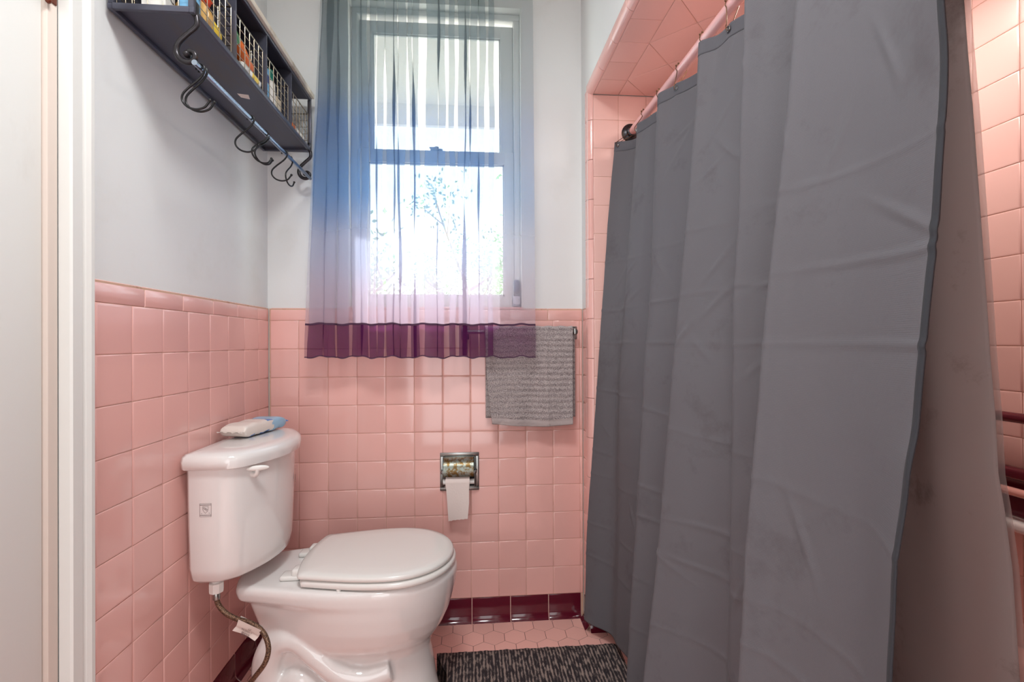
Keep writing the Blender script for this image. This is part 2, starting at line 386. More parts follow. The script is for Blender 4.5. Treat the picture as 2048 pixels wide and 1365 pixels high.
# wall behind the camera; its doorway opens into an added closed box
g = G()
g.box((-0.15, ROOMY-0.12, 0), (0.18, ROOMY, ZC)); g.box((1.06, ROOMY-0.12, 0), (XR+0.1, ROOMY, ZC)); g.box((0.18, ROOMY-0.12, 2.3), (1.06, ROOMY, ZC))
for a, b in (((0.06, ROOMY-1.7, 0), (0.18, ROOMY-0.12, 2.42)), ((1.06, ROOMY-1.7, 0), (1.18, ROOMY-0.12, 2.42)), ((0.06, ROOMY-1.82, 0), (1.18, ROOMY-1.7, 2.42)), ((0.18, ROOMY-1.7, 2.3), (1.06, ROOMY-0.12, 2.42)), ((0.18, ROOMY-1.7, -0.06), (1.06, ROOMY-0.12, 0.0))): g.box(a, b)   # unseen closed box, added to keep sky light out of the doorway
struct(g.build('wall_front', M['plaster'], smooth=False))
g = G(); g.box((-0.15, ROOMY-0.12, ZC), (XL+0.15, 0.16, ZC+0.1)); struct(g.build('ceiling', M['ceiling'], smooth=False))

# floor: hexagonal tiles
g = G(); hx = 0.0775; rowp = hx*math.sqrt(3)/2; R = hx/math.sqrt(3); polys = []
x00 = 0.036; y00 = -0.045
for j in range(-46, 3):
    for i in range(-2, 20):
        cx = x00+i*hx+(hx/2 if j % 2 else 0); cy = y00+j*rowp
        polys.append(clip([(cx+R*math.cos(math.radians(30+60*k)), cy+R*math.sin(math.radians(30+60*k))) for k in range(6)], -0.008, ROOMY, 1.36, 0.008))
tiles(g, [q for q in polys if q], (0, 0, 0), (1, 0, 0), (0, 1, 0), thick=0.004, gap=0.0016, cush=0.0012, tilt=0.0012, flat=True)
g.box((-0.15, ROOMY-0.12, -0.06), (XL+0.15, 0.16, -0.0007), 1)
struct(g.build('floor', [M['hex'], M['fgrout']], loc=(0, 0, 0)))

# wall tiling
def tile_obj(name, parts, mats):
    g = G()
    for polys, O, U, V, kw in parts: tiles(g, polys, O, U, V, **kw)
    return g
rows = [HB+i*P for i in range(11)]
# back wall
g = G()
us = grid(0.004, XR-0.001, 0.1086, P)
tiles(g, rects(us, rows), (0, 0, 0), (1, 0, 0), (0, 0, 1))
g.box((0, 0.0022, 0), (XR, 0.0085, ZCAP-0.004), 1)
def cap_row(g, a, b, joints, O, U, mi=0):
    O = Vector(O); U = Vector(U); V = Vector((0, 0, 1)); N = U.cross(V)
    js = [a]+[j for j in joints if a+0.01 < j < b-0.01]+[b]
    prof = [(0.0008, -0.006), (0.0008, -0.001), (0.0030, 0.0), (0.030, 0.0), (0.038, -0.0008), (0.0445, -0.0035), (0.049, -0.0085), (0.0502, -0.012)]
    for i in range(len(js)-1):
        x0, x1 = js[i]+0.0007, js[i+1]-0.0007; rings = []
        for dx, dh in ((0, -0.0022), (0.0008, -0.0006), (0.004, 0), (x1-x0-0.004, 0), (x1-x0-0.0008, -0.0006), (x1-x0, -0.0022)):
            rings.append([O+U*(x0+dx)+V*(ZR0+h)+N*(n+dh) for h, n in prof])
        m = len(prof); b0 = g.add([p for r in rings for p in r], [])
        for r in range(len(rings)-1):
            for k in range(m-1): g.f.append([b0+r*m+k, b0+(r+1)*m+k, b0+(r+1)*m+k+1, b0+r*m+k+1]); g.m.append(mi)
cap_row(g, 0.004, XR-0.001, sorted(1.075-BP*k for k in range(8)), (0, 0, 0), (1, 0, 0))
struct(g.build('trim_1', [M['tile'], M['grout']], loc=(0, 0, 0), norm=False))
# left wall
g = G(); LT = -0.887
us = grid(LT, -0.004, -0.0912, P)
tiles(g, rects(us, rows), (0, 0, 0), (0, 1, 0), (0, 0, 1))
g.box((-0.0085, LT, 0), (-0.0022, 0, ZCAP-0.004), 1)
cap_row(g, LT, -0.004, [-0.705+BP*k for k in range(5)], (0, 0, 0), (0, 1, 0))
# beyond the door
us2 = grid(ROOMY, DY0-0.06, -0.0912, P); tiles(g, rects(us2, rows), (0, 0, 0), (0, 1, 0), (0, 0, 1)); g.box((-0.0085, ROOMY, 0), (-0.0022, DY0-0.06, ZCAP-0.004), 1)
struct(g.build('trim_2', [M['tile'], M['grout']], loc=(0, 0, 0), norm=False))
# right stub (faces -x): U must give N=-x
g = G()
tiles(g, rects([0.004, 0.0575], rows), (XR, 0, 0), (0, -1, 0), (0, 0, 1))
cap_row(g, 0.004, 0.0575, [], (XR, 0, 0), (0, -1, 0))
g.box((XR+0.0022, YE+RB, 0), (XR+0.0085, -0.001, ZCAP-0.004), 1)
# vertical bullnose at the opening
def bull(g, path_fn, a, b, joints, mi=0):
    js = [a]+[j for j in joints if a+0.01 < j < b-0.01]+[b]
    for i in range(len(js)-1):
        x0, x1 = js[i]+0.0006, js[i+1]-0.0006
        rings = [path_fn(x0, -0.0012), path_fn(x0+0.0012, 0), path_fn(x1-0.0012, 0), path_fn(x1, -0.0012)]
        m = len(rings[0]); b0 = g.add([p for r in rings for p in r], [])
        for r in range(3):
            for k in range(m-1): g.f.append([b0+r*m+k, b0+(r+1)*m+k, b0+(r+1)*m+k+1, b0+r*m+k+1]); g.m.append(mi)
def vb(z, d):
    c = Vector((XR+RB, YE+RB, z)); return [Vector((XR-d, YE+RB+0.02, z))]+[c+Vector((-math.cos(t), -math.sin(t), 0))*(RB+d) for t in [math.pi/2*k/8 for k in range(9)]]
bull(g, vb, HB, ZS+RB, [HB+0.03+0.1525*k for k in range(14)])
def sb(y, d):
    c = Vector((XR+RB, y, ZS+RB)); return [Vector((XR-d, y, ZS+RB+0.016)), Vector((XR-d, y, ZS+RB+0.008))]+[c+Vector((-math.cos(t), 0, -math.sin(t)))*(RB+d) for t in [math.pi/2*k/8 for k in range(9)]]
bull(g, lambda u, d: sb(-u, d), -YE-0.02, -YN, [0.262+0.1525*k for k in range(10)])
struct(g.build('trim_3', [M['tile'], M['grout']], loc=(0, 0, 0), norm=False))
# alcove end wall, long wall, near end wall, soffit
g = G()
xg = [XR+RB+0.0005]+[1.3366+k*P for k in range(7) if 1.3366+k*P < XL-0.01]+[XL]
rz = grid(HB, ZS, HB, P)
tiles(g, rects(xg, rz), (0, YE, 0), (1, 0, 0), (0, 0, 1)); g.box((XR+RB, YE+0.0022, 0), (XL, YE+0.0085, ZS), 1)
yg = grid(YN, YE, -0.876, P); rz2 = grid(0.36, ZS, HB+0.009, P)
tiles(g, rects([-y for y in yg][::-1], rz2), (XL, 0, 0), (0, -1, 0), (0, 0, 1)); g.box((XL+0.0022, YN, 0), (XL+0.0085, YE, ZS), 1)
tiles(g, rects([-x for x in xg][::-1], rz), (0, YN, 0), (-1, 0, 0), (0, 0, 1)); g.box((XR+RB, YN-0.0085, 0), (XL, YN-0.0022, ZS), 1)
# soffit faces down: U=(1,0,0) V=(0,-1,0) -> N=-z
bx = 1.3366; ys = [-YE]+[-YE+0.105+0.1525*0.72*k for k in range(13)]+[-YN]
tiles(g, rects([XR+RB+0.0005, bx], ys), (0, 0, ZS), (1, 0, 0), (0, -1, 0))
dg_ = []
s = 0.1525/math.sqrt(2)
for i in range(-14, 16):
    for j in range(-14, 16):
        cx = bx+(i-j)*s; cy = 0.1+(i+j)*s
        dg_.append(clip([(cx, cy-s), (cx+s, cy), (cx, cy+s), (cx-s, cy)], bx, -YE, XL, -YN))
tiles(g, [q for q in dg_ if q], (0, 0, ZS), (1, 0, 0), (0, -1, 0))
g.box((XR+RB, YN, ZS+0.0022), (XL, YE, ZS+0.0085), 1)
struct(g.build('trim_4', [M['tile2'], M['grout']], loc=(0, 0, 0), norm=False))

# maroon cove base
def base_row(g, a, b, joints, O, U):
    O = Vector(O); U = Vector(U); V = Vector((0, 0, 1)); N = U.cross(V)
    js = [a]+[j for j in sorted(joints) if a+0.01 < j < b-0.01]+[b]
    prof = [(0.0, 0.018), (0.004, 0.0125), (0.010, 0.007), (0.018, 0.0028), (0.028, 0.001), (0.088, 0.001), (0.0915, 0.0), (0.0923, -0.003)]
    for i in range(len(js)-1):
        x0, x1 = js[i]+0.0011, js[i+1]-0.0011; rings = []
        for dx, dh in ((0, -0.003), (0.0008, -0.0008), (0.003, 0), (x1-x0-0.003, 0), (x1-x0-0.0008, -0.0008), (x1-x0, -0.003)):
            rings.append([O+U*(x0+dx)+V*h+N*(n+dh) for h, n in prof])
        m = len(prof); b0 = g.add([p for r in rings for p in r], [])
        for r in range(len(rings)-1):
            for k in range(m-1): g.f.append([b0+r*m+k, b0+(r+1)*m+k, b0+(r+1)*m+k+1, b0+r*m+k+1]); g.m.append(0)
    rings = []
    for x in (a, b): rings.append([O+U*x+V*h+N*(n-0.0018) for h, n in prof])
    b0 = g.add([p for r in rings for p in r], []); m = len(prof)
    for k in range(m-1): g.f.append([b0+k, b0+m+k, b0+m+k+1, b0+k+1]); g.m.append(1)
g = G(); base_row(g, 0.012, XR-0.010, [0.768+BP*k for k in range(-5, 4)], (0, 0, 0), (1, 0, 0))
struct(g.build('baseboard_back', [M['maroon'], M['bgrout']], loc=(0, 0, 0), norm=False))
g = G(); base_row(g, LT, -0.012, [-0.12-BP*k for k in range(6)], (0, 0, 0), (0, 1, 0))
struct(g.build('baseboard_left', [M['maroon'], M['bgrout']], loc=(0, 0, 0), norm=False))
g = G(); base_row(g, 0.010, -YE, [], (XR, 0, 0), (0, -1, 0)); base_row(g, XR, 1.312, [], (0, YE-0.001, 0), (1, 0, 0))
struct(g.build('baseboard_right', [M['maroon'], M['bgrout']], loc=(0, 0, 0), norm=False))

# ------------------------------------------------------------------ door in the left wall
dr = thing('door_1', (0, DY1, 0), kind='structure')
g = G(); g.rbox((-0.050, DY0+0.018, 0.012), (-0.012, DY1-0.0245, DZ-0.01), 0.002, 2); slab = g.build('door_slab', M['doorw'], dr)
g = G()
g.rbox((-0.15, DY1-0.022, 0), (-0.004, DY1, DZ), 0.002, 2); g.rbox((-0.15, DY0, 0), (-0.004, DY0+0.016, DZ), 0.002, 2); g.rbox((-0.15, DY0, DZ-0.008), (-0.004, DY1, DZ+0.01), 0.002, 2)
g.build('door_jamb', M['jamb'], dr)
def casing(g, y0, y1, sgn):
    # stepped moulding profile in (y, x); y0 inner edge, y1 outer edge
    W = y1-y0; prof = [(0, -0.004), (0.01, 0.015), (0.06, 0.019), (0.46, 0.019), (0.52, 0.0145), (0.58, 0.0145), (0.66, 0.0185), (0.80, 0.0225), (0.95, 0.0225), (0.99, 0.020), (1.0, -0.004)]
    rings = [[Vector((x, y0+W*u, z)) for u, x in prof] for z in (0, DZ+0.05)]
    g.loft(rings, cap=True)
g = G(); casing(g, DY1+0.001, LT-0.0005, 1); casing(g, DY0-0.001, DY0-0.056, -1)
g.rbox((-0.004, DY0-0.05, DZ+0.01), (0.019, DY1+0.05, DZ+0.068), 0.003, 2)
g.build('door_casing', M['trimw'], dr, smooth=False)
g = G()   # hinge with a rounded barrel
zt = at_x(130, 24, 0.0).z
g.rbox((-0.010, DY1-0.0235, zt), (-0.0015, DY1-0.003, zt+0.085), 0.002, 2)
g.tube([(0.0005, DY1-0.0255, zt-0.003), (0.0005, DY1-0.0255, zt+0.088)], 0.0048, 12); g.ball((0.0005, DY1-0.0255, zt-0.004), 0.0052)
hg = g.build('hinge', M['hinge'], dr); hg['label'] = 'copper brown hinge'

# ------------------------------------------------------------------ window
wn = thing('window_1', ((WX0+WX1)/2, 0.08, WZ0), kind='structure')
g = G()
g.box((WX0, 0.006, WZ0+0.001), (WX0+0.006, 0.158, WZ1)); g.box((WX1-0.006, 0.006, WZ0+0.001), (WX1, 0.158, WZ1)); g.box((WX0+0.006, 0.0065, WZ1-0.022), (WX1-0.006, 0.158, WZ1))
g.rbox((WX0+0.006, 0.048, WZ0+0.001), (WX0+0.030, 0.156, WZ1-0.022), 0.003, 2); g.rbox((WX1-0.030, 0.048, WZ0+0.001), (WX1-0.006, 0.156, WZ1-0.022), 0.003, 2)
g.rbox((WX0+0.006, 0.046, WZ1-0.045), (WX1-0.006, 0.056, WZ1-0.022), 0.003, 2)
g.build('window_frame', M['windowp'], wn)
g = G(); g.rbox((WX0+0.001, -0.001, WZ0-0.006), (WX1-0.001, 0.16, WZ0+0.004), 0.003, 2); g.build('window_sill', M['tile'], wn)
def sash(name, x0, x1, z0, z1, ya, yb, st, rb, rt):
    g = G()
    g.rbox((x0, ya, z0), (x0+st, yb, z1), 0.003, 2); g.rbox((x1-st, ya, z0), (x1, yb, z1), 0.003, 2)
    g.rbox((x0+st-0.002, ya, z0), (x1-st+0.002, yb, z0+rb), 0.003, 2); g.rbox((x0+st-0.002, ya, z1-rt), (x1-st+0.002, yb, z1), 0.003, 2)
    for a, b, c, d in ((x0+st, x1-st, z0+rb, 0), ):   # glazing bead
        m = 0.006; zz1 = z1-rt
        g.box((a, ya+0.006, c), (a+m, ya+0.014, zz1)); g.box((b-m, ya+0.006, c), (b, ya+0.014, zz1)); g.box((a, ya+0.006, c), (b, ya+0.014, c+m)); g.box((a, ya+0.006, zz1-m), (b, ya+0.014, zz1))
    o = g.build(name, M['windowp'], wn)
    g = G(); g.box((x0+st-0.004, ya+0.016, z0+rb-0.004), (x1-st+0.004, ya+0.019, z1-rt+0.004)); g.build('pane', M['pane'], o, smooth=False)
    return o
sash('lower_sash', WX0+0.0305, WX1-0.0305, WZ0+0.005, 1.880, 0.058, 0.084, 0.040, 0.048, 0.052)
sash('upper_sash', WX0+0.0305, WX1-0.0305, 1.835, WZ1-0.046, 0.086, 0.114, 0.052, 0.045, 0.050)
g = G(); lx = at_y(873, 299, 0.06).x
g.rbox((lx-0.025, 0.052, 1.8802), (lx+0.025, 0.078, 1.886), 0.002, 2); g.cyl((lx, 0.065, 1.885), (lx, 0.065, 1.896), 0.009, 12); g.rbox((lx-0.03, 0.060, 1.889), (lx+0.006, 0.070, 1.895), 0.002, 2)
g.build('sash_lock', M['chrome'], wn)

# ------------------------------------------------------------------ outside the window
M['concrete'] = mat('pale_concrete', rgb(206, 200, 190), 0.9, var=0.1)
M['eave'] = mat('eave_boards', rgb(236, 228, 218), 0.7)
M['leaf'] = mat('tree_leaf', rgb(132, 156, 112), 0.6, island=0.25)
M['bark'] = mat('tree_bark', rgb(150, 134, 120), 0.9, bump=(20, 0.6, 5))
g = G(); g.box((-14, 0.4, -0.62), (16, 26, -0.6)); o = g.build('ground', M['concrete'], smooth=False); struct(o)
g = G()
g.box((-1.2, 0.162, 2.52), (3.0, 1.02, 2.56)); g.box((-1.2, 0.99, 2.395), (3.0, 1.02, 2.60))
o = g.build('porch_eave', M['eave'], smooth=False); o['kind'] = 'structure'
def leafy_tree(x, y, h, seed, label):
    rnd = random.Random(seed); t = thing('tree', (x, y, -0.6), label, 'tree', 'trees beyond the window')
    g = G(); tips = []
    trunk = [Vector((x+0.06*math.sin(k), y, -0.6+h*0.5*k/6)) for k in range(7)]
    g.tube(trunk, [0.14-0.012*k for k in range(7)], 10)
    for b in range(11):
        a = rnd.random()*6.28; s0 = trunk[rnd.randint(3, 6)]; L_ = h*(0.22+0.2*rnd.random())
        e = s0+Vector((math.cos(a)*L_*0.8, math.sin(a)*L_*0.8, L_*(0.4+0.7*rnd.random())))
        mid = (s0+e)/2+Vector((0, 0, -0.1)); pth = smooth_path([s0, mid, e], 5); g.tube(pth, [0.055*(1-i/len(pth))+0.008 for i in range(len(pth))], 6)
        tips += [e, mid, (mid+e)/2]
        for q in range(3):
            e2 = e+Vector((rnd.uniform(-.6, .6), rnd.uniform(-.6, .6), rnd.uniform(-.1, .7))); g.tube([mid.lerp(e, 0.3+0.2*q), e2], [0.02, 0.006], 5); tips.append(e2)
    g.build('trunk', M['bark'], t)
    g = G()
    for c in tips:
        for q in range(46):
            p = c+Vector((rnd.gauss(0, .28), rnd.gauss(0, .28), rnd.gauss(0, .24))); a = Vector((rnd.gauss(0, 1), rnd.gauss(0, 1), rnd.gauss(0, 1))).normalized()*0.075
            b = a.cross(Vector((rnd.gauss(0, 1), rnd.gauss(0, 1), rnd.gauss(0, 1)))).normalized()*0.035
            g.add([p-a, p-a*0.2+b, p+a, p-a*0.2-b], [(0, 1, 2, 3)])
    g.build('foliage', M['leaf'], t, smooth=False, norm=False)
leafy_tree(-2.4, 8.0, 5.2, 3, 'pale green leafy tree left of centre through the window')
leafy_tree(3.2, 8.6, 6.0, 5, 'leafy tree with thin branches at right through the window')
leafy_tree(0.7, 15.0, 7.0, 9, 'farther leafy tree between the two nearer trees')

# ------------------------------------------------------------------ bathtub
TX0, TX1, TY0, TY1, TH = 1.318, XL-0.002, YN+0.002, YE-0.003, 0.372
t = thing('bathtub', ((TX0+TX1)/2, (TY0+TY1)/2, 0), 'pink enamel alcove bathtub behind the grey shower curtain', 'bathtub')
def rrect(x0, x1, y0, y1, r, z, n=6):
    out = []
    for cx, cy, a0 in ((x1-r, y1-r, 0), (x0+r, y1-r, 90), (x0+r, y0+r, 180), (x1-r, y0+r, 270)):
        for k in range(n+1):
            a = math.radians(a0+90*k/n); out.append(Vector((cx+r*math.cos(a), cy+r*math.sin(a), z)))
    return out
g = G()
rings = [rrect(TX0+0.006, TX1, TY0, TY1, 0.004, 0.0005), rrect(TX0+0.006, TX1, TY0, TY1, 0.004, TH-0.05), rrect(TX0, TX1, TY0, TY1, 0.004, TH-0.035), rrect(TX0, TX1, TY0, TY1, 0.006, TH-0.008),
         rrect(TX0+0.006, TX1-0.002, TY0+0.002, TY1-0.002, 0.01, TH), rrect(TX0+0.055, TX1-0.05, TY0+0.06, TY1-0.07, 0.07, TH), rrect(TX0+0.068, TX1-0.06, TY0+0.072, TY1-0.085, 0.08, TH-0.010),
         rrect(TX0+0.09, TX1-0.08, TY0+0.10, TY1-0.12, 0.09, TH-0.10), rrect(TX0+0.12, TX1-0.11, TY0+0.16, TY1-0.2, 0.10, 0.10), rrect(TX0+0.17, TX1-0.16, TY0+0.24, TY1-0.27, 0.08, 0.065)]
g.loft(rings, cap=True); g.build('tub_body', M['pinkporc'], t)
g = G(); g.lathe([(0.030, 0.0655), (0.030, 0.069), (0.024, 0.070), (0.02, 0.068)], (1.70, TY1-0.36, 0)); g.build('drain', M['chrome'], t)

# grab bar and soap shelf on the long tub wall
t = thing('towel_rail', (XL, -0.86, 0.921), 'dark reddish horizontal rail fixed to the pink tub wall beside the curtain', 'rail')
g = G(); z = 0.921; g.tube([(XL-0.042, -1.12, z), (XL-0.042, -0.42, z)], 0.012, 16); g.build('rail', M['maroon'], t)
for y in (-1.10, -0.44):
    g = G(); g.rbox((XL-0.006, y-0.022, z-0.026), (XL+0.0, y+0.022, z+0.026), 0.003); g.rbox((XL-0.055, y-0.013, z-0.017), (XL-0.004, y+0.013, z+0.017), 0.007); g.build('bracket', M['maroon'], t)
t = thing('soap_shelf', (XL, -0.86, 0.70), 'maroon ceramic recessed soap shelf with a bar, low on the pink tub wall', 'soap dish')
g = G()
g.rbox((XL-0.030, -1.02, 0.770), (XL, -0.66, 0.800), 0.010, 4); g.rbox((XL-0.030, -1.02, 0.675), (XL, -0.985, 0.80), 0.008, 3); g.rbox((XL-0.030, -0.695, 0.675), (XL, -0.66, 0.80), 0.008, 3)
g.rbox((XL-0.004, -1.0, 0.68), (XL, -0.68, 0.79), 0.001, 1); g.build('surround', M['maroon'], t)
g = G(); g.tube([(XL-0.040, -1.0, 0.747), (XL-0.040, -0.68, 0.747)], 0.010, 14); o = g.build('bar', M['pinkporc'], t)
g = G(); g.rbox((XL-0.050, -1.04, 0.655), (XL, -0.64, 0.680), 0.009, 4); o = g.build('ledge', M['porc'], t)

# ------------------------------------------------------------------ toilet
TY = -0.375
t = thing('toilet', (0.36, TY, 0), 'white two-piece toilet with a tall tank and closed lid', 'toilet')
def outline(xb, xf, wb, wm, z, n=40, backsq=0.6, sm=0.62, yo=0.0):
    """egg outline, blunt at the back (xb), round at the front (xf)"""
    half = []
    for k in range(n+1):
        s = 0.5-0.5*math.cos(math.pi*k/n); x = xb+(xf-xb)*s
        if s < sm:
            u = s/sm; base = wb+(wm-wb)*(math.sin(math.pi/2*u)**1.25); edge = min(1, (s/0.045))**0.5 if s < 0.045 else 1; wv = base*edge
        else:
            u = (s-sm)/(1-sm); wv = wm*math.sqrt(max(0, 1-u**2.15))
        half.append((x, wv))
    L_ = [Vector((x, TY-wv+yo, z)) for x, wv in half]; Rr = [Vector((x, TY+wv+yo, z)) for x, wv in half[1:-1]][::-1]
    return L_+Rr
g = G()
g.loft([outline(0.150, 0.668, 0.095, 0.122, 0.0), outline(0.150, 0.666, 0.095, 0.121, 0.012), outline(0.155, 0.655, 0.085, 0.108, 0.06), outline(0.155, 0.647, 0.075, 0.100, 0.12), outline(0.155, 0.638, 0.072, 0.099, 0.165),
        outline(0.150, 0.645, 0.072, 0.110, 0.19), outline(0.145, 0.660, 0.074, 0.132, 0.212), outline(0.140, 0.678, 0.076, 0.149, 0.24), outline(0.130, 0.697, 0.080, 0.166, 0.28), outline(0.115, 0.710, 0.086, 0.177, 0.325), outline(0.105, 0.717, 0.090, 0.182, 0.355),
        outline(0.080, 0.720, 0.108, 0.186, 0.372), outline(0.075, 0.723, 0.114, 0.188, 0.395), outline(0.078, 0.720, 0.112, 0.186, 0.408), outline(0.088, 0.712, 0.104, 0.178, 0.4135)])
for side in (-1, 1):   # trapway relief on both flanks
    y = TY+side*0.072
    pth = smooth_path([(0.22, y, 0.03), (0.185, y+side*0.004, 0.10), (0.175, y+side*0.008, 0.17), (0.205, y+side*0.012, 0.235), (0.262, y+side*0.016, 0.245), (0.325, y+side*0.022, 0.195), (0.385, y+side*0.026, 0.145), (0.45, y+side*0.026, 0.125), (0.53, y+side*0.016, 0.14)], 7)
    n = len(pth); g.tube(pth, [0.045-0.012*(i/n) for i in range(n)], 14)
    pth = smooth_path([(0.20, y, 0.055), (0.26, y+side*0.014, 0.125), (0.32, y+side*0.02, 0.09), (0.38, y+side*0.022, 0.05), (0.44, y+side*0.02, 0.035)], 7)
    g.tube(pth, [0.040-0.012*(i/len(pth)) for i in range(len(pth))], 14)
bowl = g.build('bowl', M['porc'], t)
md = bowl.modifiers.new('Remesh', 'REMESH'); md.mode = 'VOXEL'; md.voxel_size = 0.0042; md.use_smooth_shade = True
md = bowl.modifiers.new('Smooth', 'SMOOTH'); md.factor = 0.5; md.iterations = 9
def seatoutline(xb, xf, wb, wm, z): return outline(xb, xf, wb, wm, z, sm=0.58)
g = G()
g.loft([seatoutline(0.272, 0.712, 0.138, 0.180, 0.4165), seatoutline(0.268, 0.717, 0.143, 0.185, 0.420), seatoutline(0.268, 0.718, 0.143, 0.186, 0.428), seatoutline(0.272, 0.714, 0.139, 0.182, 0.4345)])
for x in (0.56, 0.40): g.ball((x, TY-math.sqrt(max(0, 1-((x-0.46)/0.27)**2))*0.168, 0.416), 0.007)
g.build('seat', M['seatp'], t, angle=60)
g = G()
g.loft([seatoutline(0.266, 0.704, 0.136, 0.176, 0.437), seatoutline(0.260, 0.710, 0.142, 0.182, 0.4405), seatoutline(0.260, 0.711, 0.143, 0.183, 0.4475), seatoutline(0.265, 0.706, 0.138, 0.179, 0.453), seatoutline(0.285, 0.686, 0.120, 0.163, 0.4565), seatoutline(0.34, 0.62, 0.09, 0.12, 0.4585)])
g.build('lid', M['seatp'], t, angle=60)
for s_ in (-1, 1):
    g = G(); y = TY+s_*0.078
    g.rbox((0.215, y-0.022, 0.4135), (0.272, y+0.022, 0.428), 0.006, 3); g.rbox((0.247, y-0.020, 0.420), (0.283, y+0.020, 0.446), 0.008, 3); g.build('hinge', M['seatp'], t)
def tank_outline(hw, xb, xs, bow, z, rc=0.03, n=18):
    pts = [Vector((xb, TY-hw+0.012, z)), Vector((xb+0.012, TY-hw, z))]
    F = []
    for k in range(n+1):
        y = (-hw+rc)+2*(hw-rc)*k/n; F.append((xs+bow*(1-(abs(y)/hw)**2.1), y))
    # rounded near and far front corners
    c = []
    for a in range(7):
        u = a/6; e = math.pi/2*u; c.append((xs-rc+rc*math.sin(e)+0.0, -hw+rc*(1-math.cos(e))))
    c = [(x+bow*(1-(abs(y)/hw)**2.1), y) for x, y in c]
    front = F[1:-1]
    pts += [Vector((x, TY+y, z)) for x, y in c+front] + [Vector((x, TY-y, z)) for x, y in c[::-1]]
    pts += [Vector((xb+0.012, TY+hw, z)), Vector((xb, TY+hw-0.012, z))]
    return pts
g = G()
g.loft([tank_outline(0.150, 0.045, 0.085, 0.060, 0.455), tank_outline(0.178, 0.030, 0.108, 0.070, 0.458), tank_outline(0.192, 0.021, 0.120, 0.075, 0.470), tank_outline(0.197, 0.018, 0.124, 0.077, 0.50), tank_outline(0.201, 0.017, 0.127, 0.079, 0.62), tank_outline(0.204, 0.016, 0.130, 0.080, 0.772)])
g.build('tank', M['porc'], t, angle=55)
g = G()
g.loft([tank_outline(0.209, 0.010, 0.136, 0.082, 0.767), tank_outline(0.215, 0.008, 0.142, 0.084, 0.770), tank_outline(0.217, 0.007, 0.144, 0.085, 0.788), tank_outline(0.214, 0.009, 0.141, 0.085, 0.801), tank_outline(0.206, 0.014, 0.133, 0.083, 0.8075), tank_outline(0.190, 0.026, 0.118, 0.078, 0.811), tank_outline(0.165, 0.045, 0.098, 0.070, 0.8125)])
g.build('tank_lid', M['porc'], t, angle=60)
# flush lever: oval bar on a short stem
def tank_front(y): return 0.129+0.080*(1-(abs(y-TY)/0.204)**2.1)
ly = -0.525; lx = tank_front(ly); lz = at_x(510, 941, lx+0.02).z
nrm = Vector((1, -0.75, 0)).normalized(); tg = Vector((0.93, 0.36, 0)).normalized(); c0 = Vector((lx, ly, lz))
g = G(); g.tube([c0-nrm*0.004-Vector((0, 0, 0.018)), c0+nrm*0.012-Vector((0, 0, 0.020)), c0+nrm*0.020-Vector((0, 0, 0.014)), c0+nrm*0.022], [0.010, 0.007, 0.006, 0.006], 12)
b0 = len(g.v); g.ball((0, 0, 0), 1.0, n=14)
for i in range(b0, len(g.v)): v = g.v[i]; g.v[i] = c0+nrm*(0.023+v.x*0.0055)+tg*v.y*0.028+Vector((0, 0, 1))*v.z*0.0075
g.build('flush_lever', M['plasticw'], t)
# certification mark on the tank end and round mark on the tank front
ye = TY-0.2035
c = at_y(411, 1021, ye); U = Vector((1, 0, 0)); V = Vector((0, 0, 1)); g = G()
def stroke(g, pts, w_, O, U, V, mi=0, d=0.0004, closed=False):
    Nn = U.cross(V); n = len(pts)
    for i in range(n if closed else n-1):
        a = Vector(pts[i]); b = Vector(pts[(i+1) % n]); e = (b-a)
        if e.length < 1e-7: continue
        e.normalize(); q = Vector((-e.y, e.x))*w_/2; a2 = a-e*w_*0.4; b2 = b+e*w_*0.4
        g.add([O+U*p.x+V*p.y+Nn*d for p in (a2-q, b2-q, b2+q, a2+q)], [(0, 1, 2, 3)], mi)
k = 0.0143
stroke(g, [(-k, -k*1.2), (k, -k*1.2), (k, k*1.2), (-k, k*1.2)], 0.0007, c, U, V, closed=True)
stroke(g, [(-k*.95, k*.92), (k*.95, k*.92)], 0.0011, c, U, V); stroke(g, [(-k*.95, -k*.95), (k*.95, -k*.95)], 0.0011, c, U, V)
stroke(g, [(-.0068, .0098), (.0068, .0098), (.0068, 0.002), (.005, -.003), (0, -.0085), (-.005, -.003), (-.0068, 0.002)], 0.0006, c, U, V, closed=True)
stroke(g, [(-.0068, .0055), (.0055, -.0035)], 0.0005, c, U, V); stroke(g, [(-.0045, .0080), (.0068, 0.0005)], 0.0005, c, U, V)
text_geo(g, 'UPC', 0.0052, c+V*0.002, (1, 0, -0.65), (0.65, 0, 1)); text_geo(g, 'c', 0.006, c+U*-0.0095+V*-0.0085, U, V); text_geo(g, 'R', 0.004, c+U*0.0095+V*-0.0085, U, V)
o = g.build('certification_mark', M['greyink'], t, smooth=False, norm=False); o['label'] = 'small square printed certification mark'
yy = -0.300; xf = tank_front(yy)+0.0006; dxdy = (tank_front(yy+0.002)-tank_front(yy-0.002))/0.004
U = Vector((dxdy, 1, 0)).normalized(); c = Vector((xf, yy, 0.668)); g = G()
circ = [(0.0145*math.cos(a*math.pi/12), 0.0145*math.sin(a*math.pi/12)) for a in range(24)]
stroke(g, circ, 0.0014, c, U, V, closed=True, d=0.0006)
g.add([c+U*x*0.55+V*z*0.75+U.cross(V)*0.0006 for x, z in circ], [list(range(24))])
text_geo(g, 'TM', 0.010, c+V*-0.027, U, V, depth=0.0006); stroke(g, [(-.012, .026), (.012, .026)], 0.0014, c, U, V, d=0.0006)
o = g.build('round_mark', M['ink'], t, smooth=False, norm=False); o['label'] = 'round black printed mark'

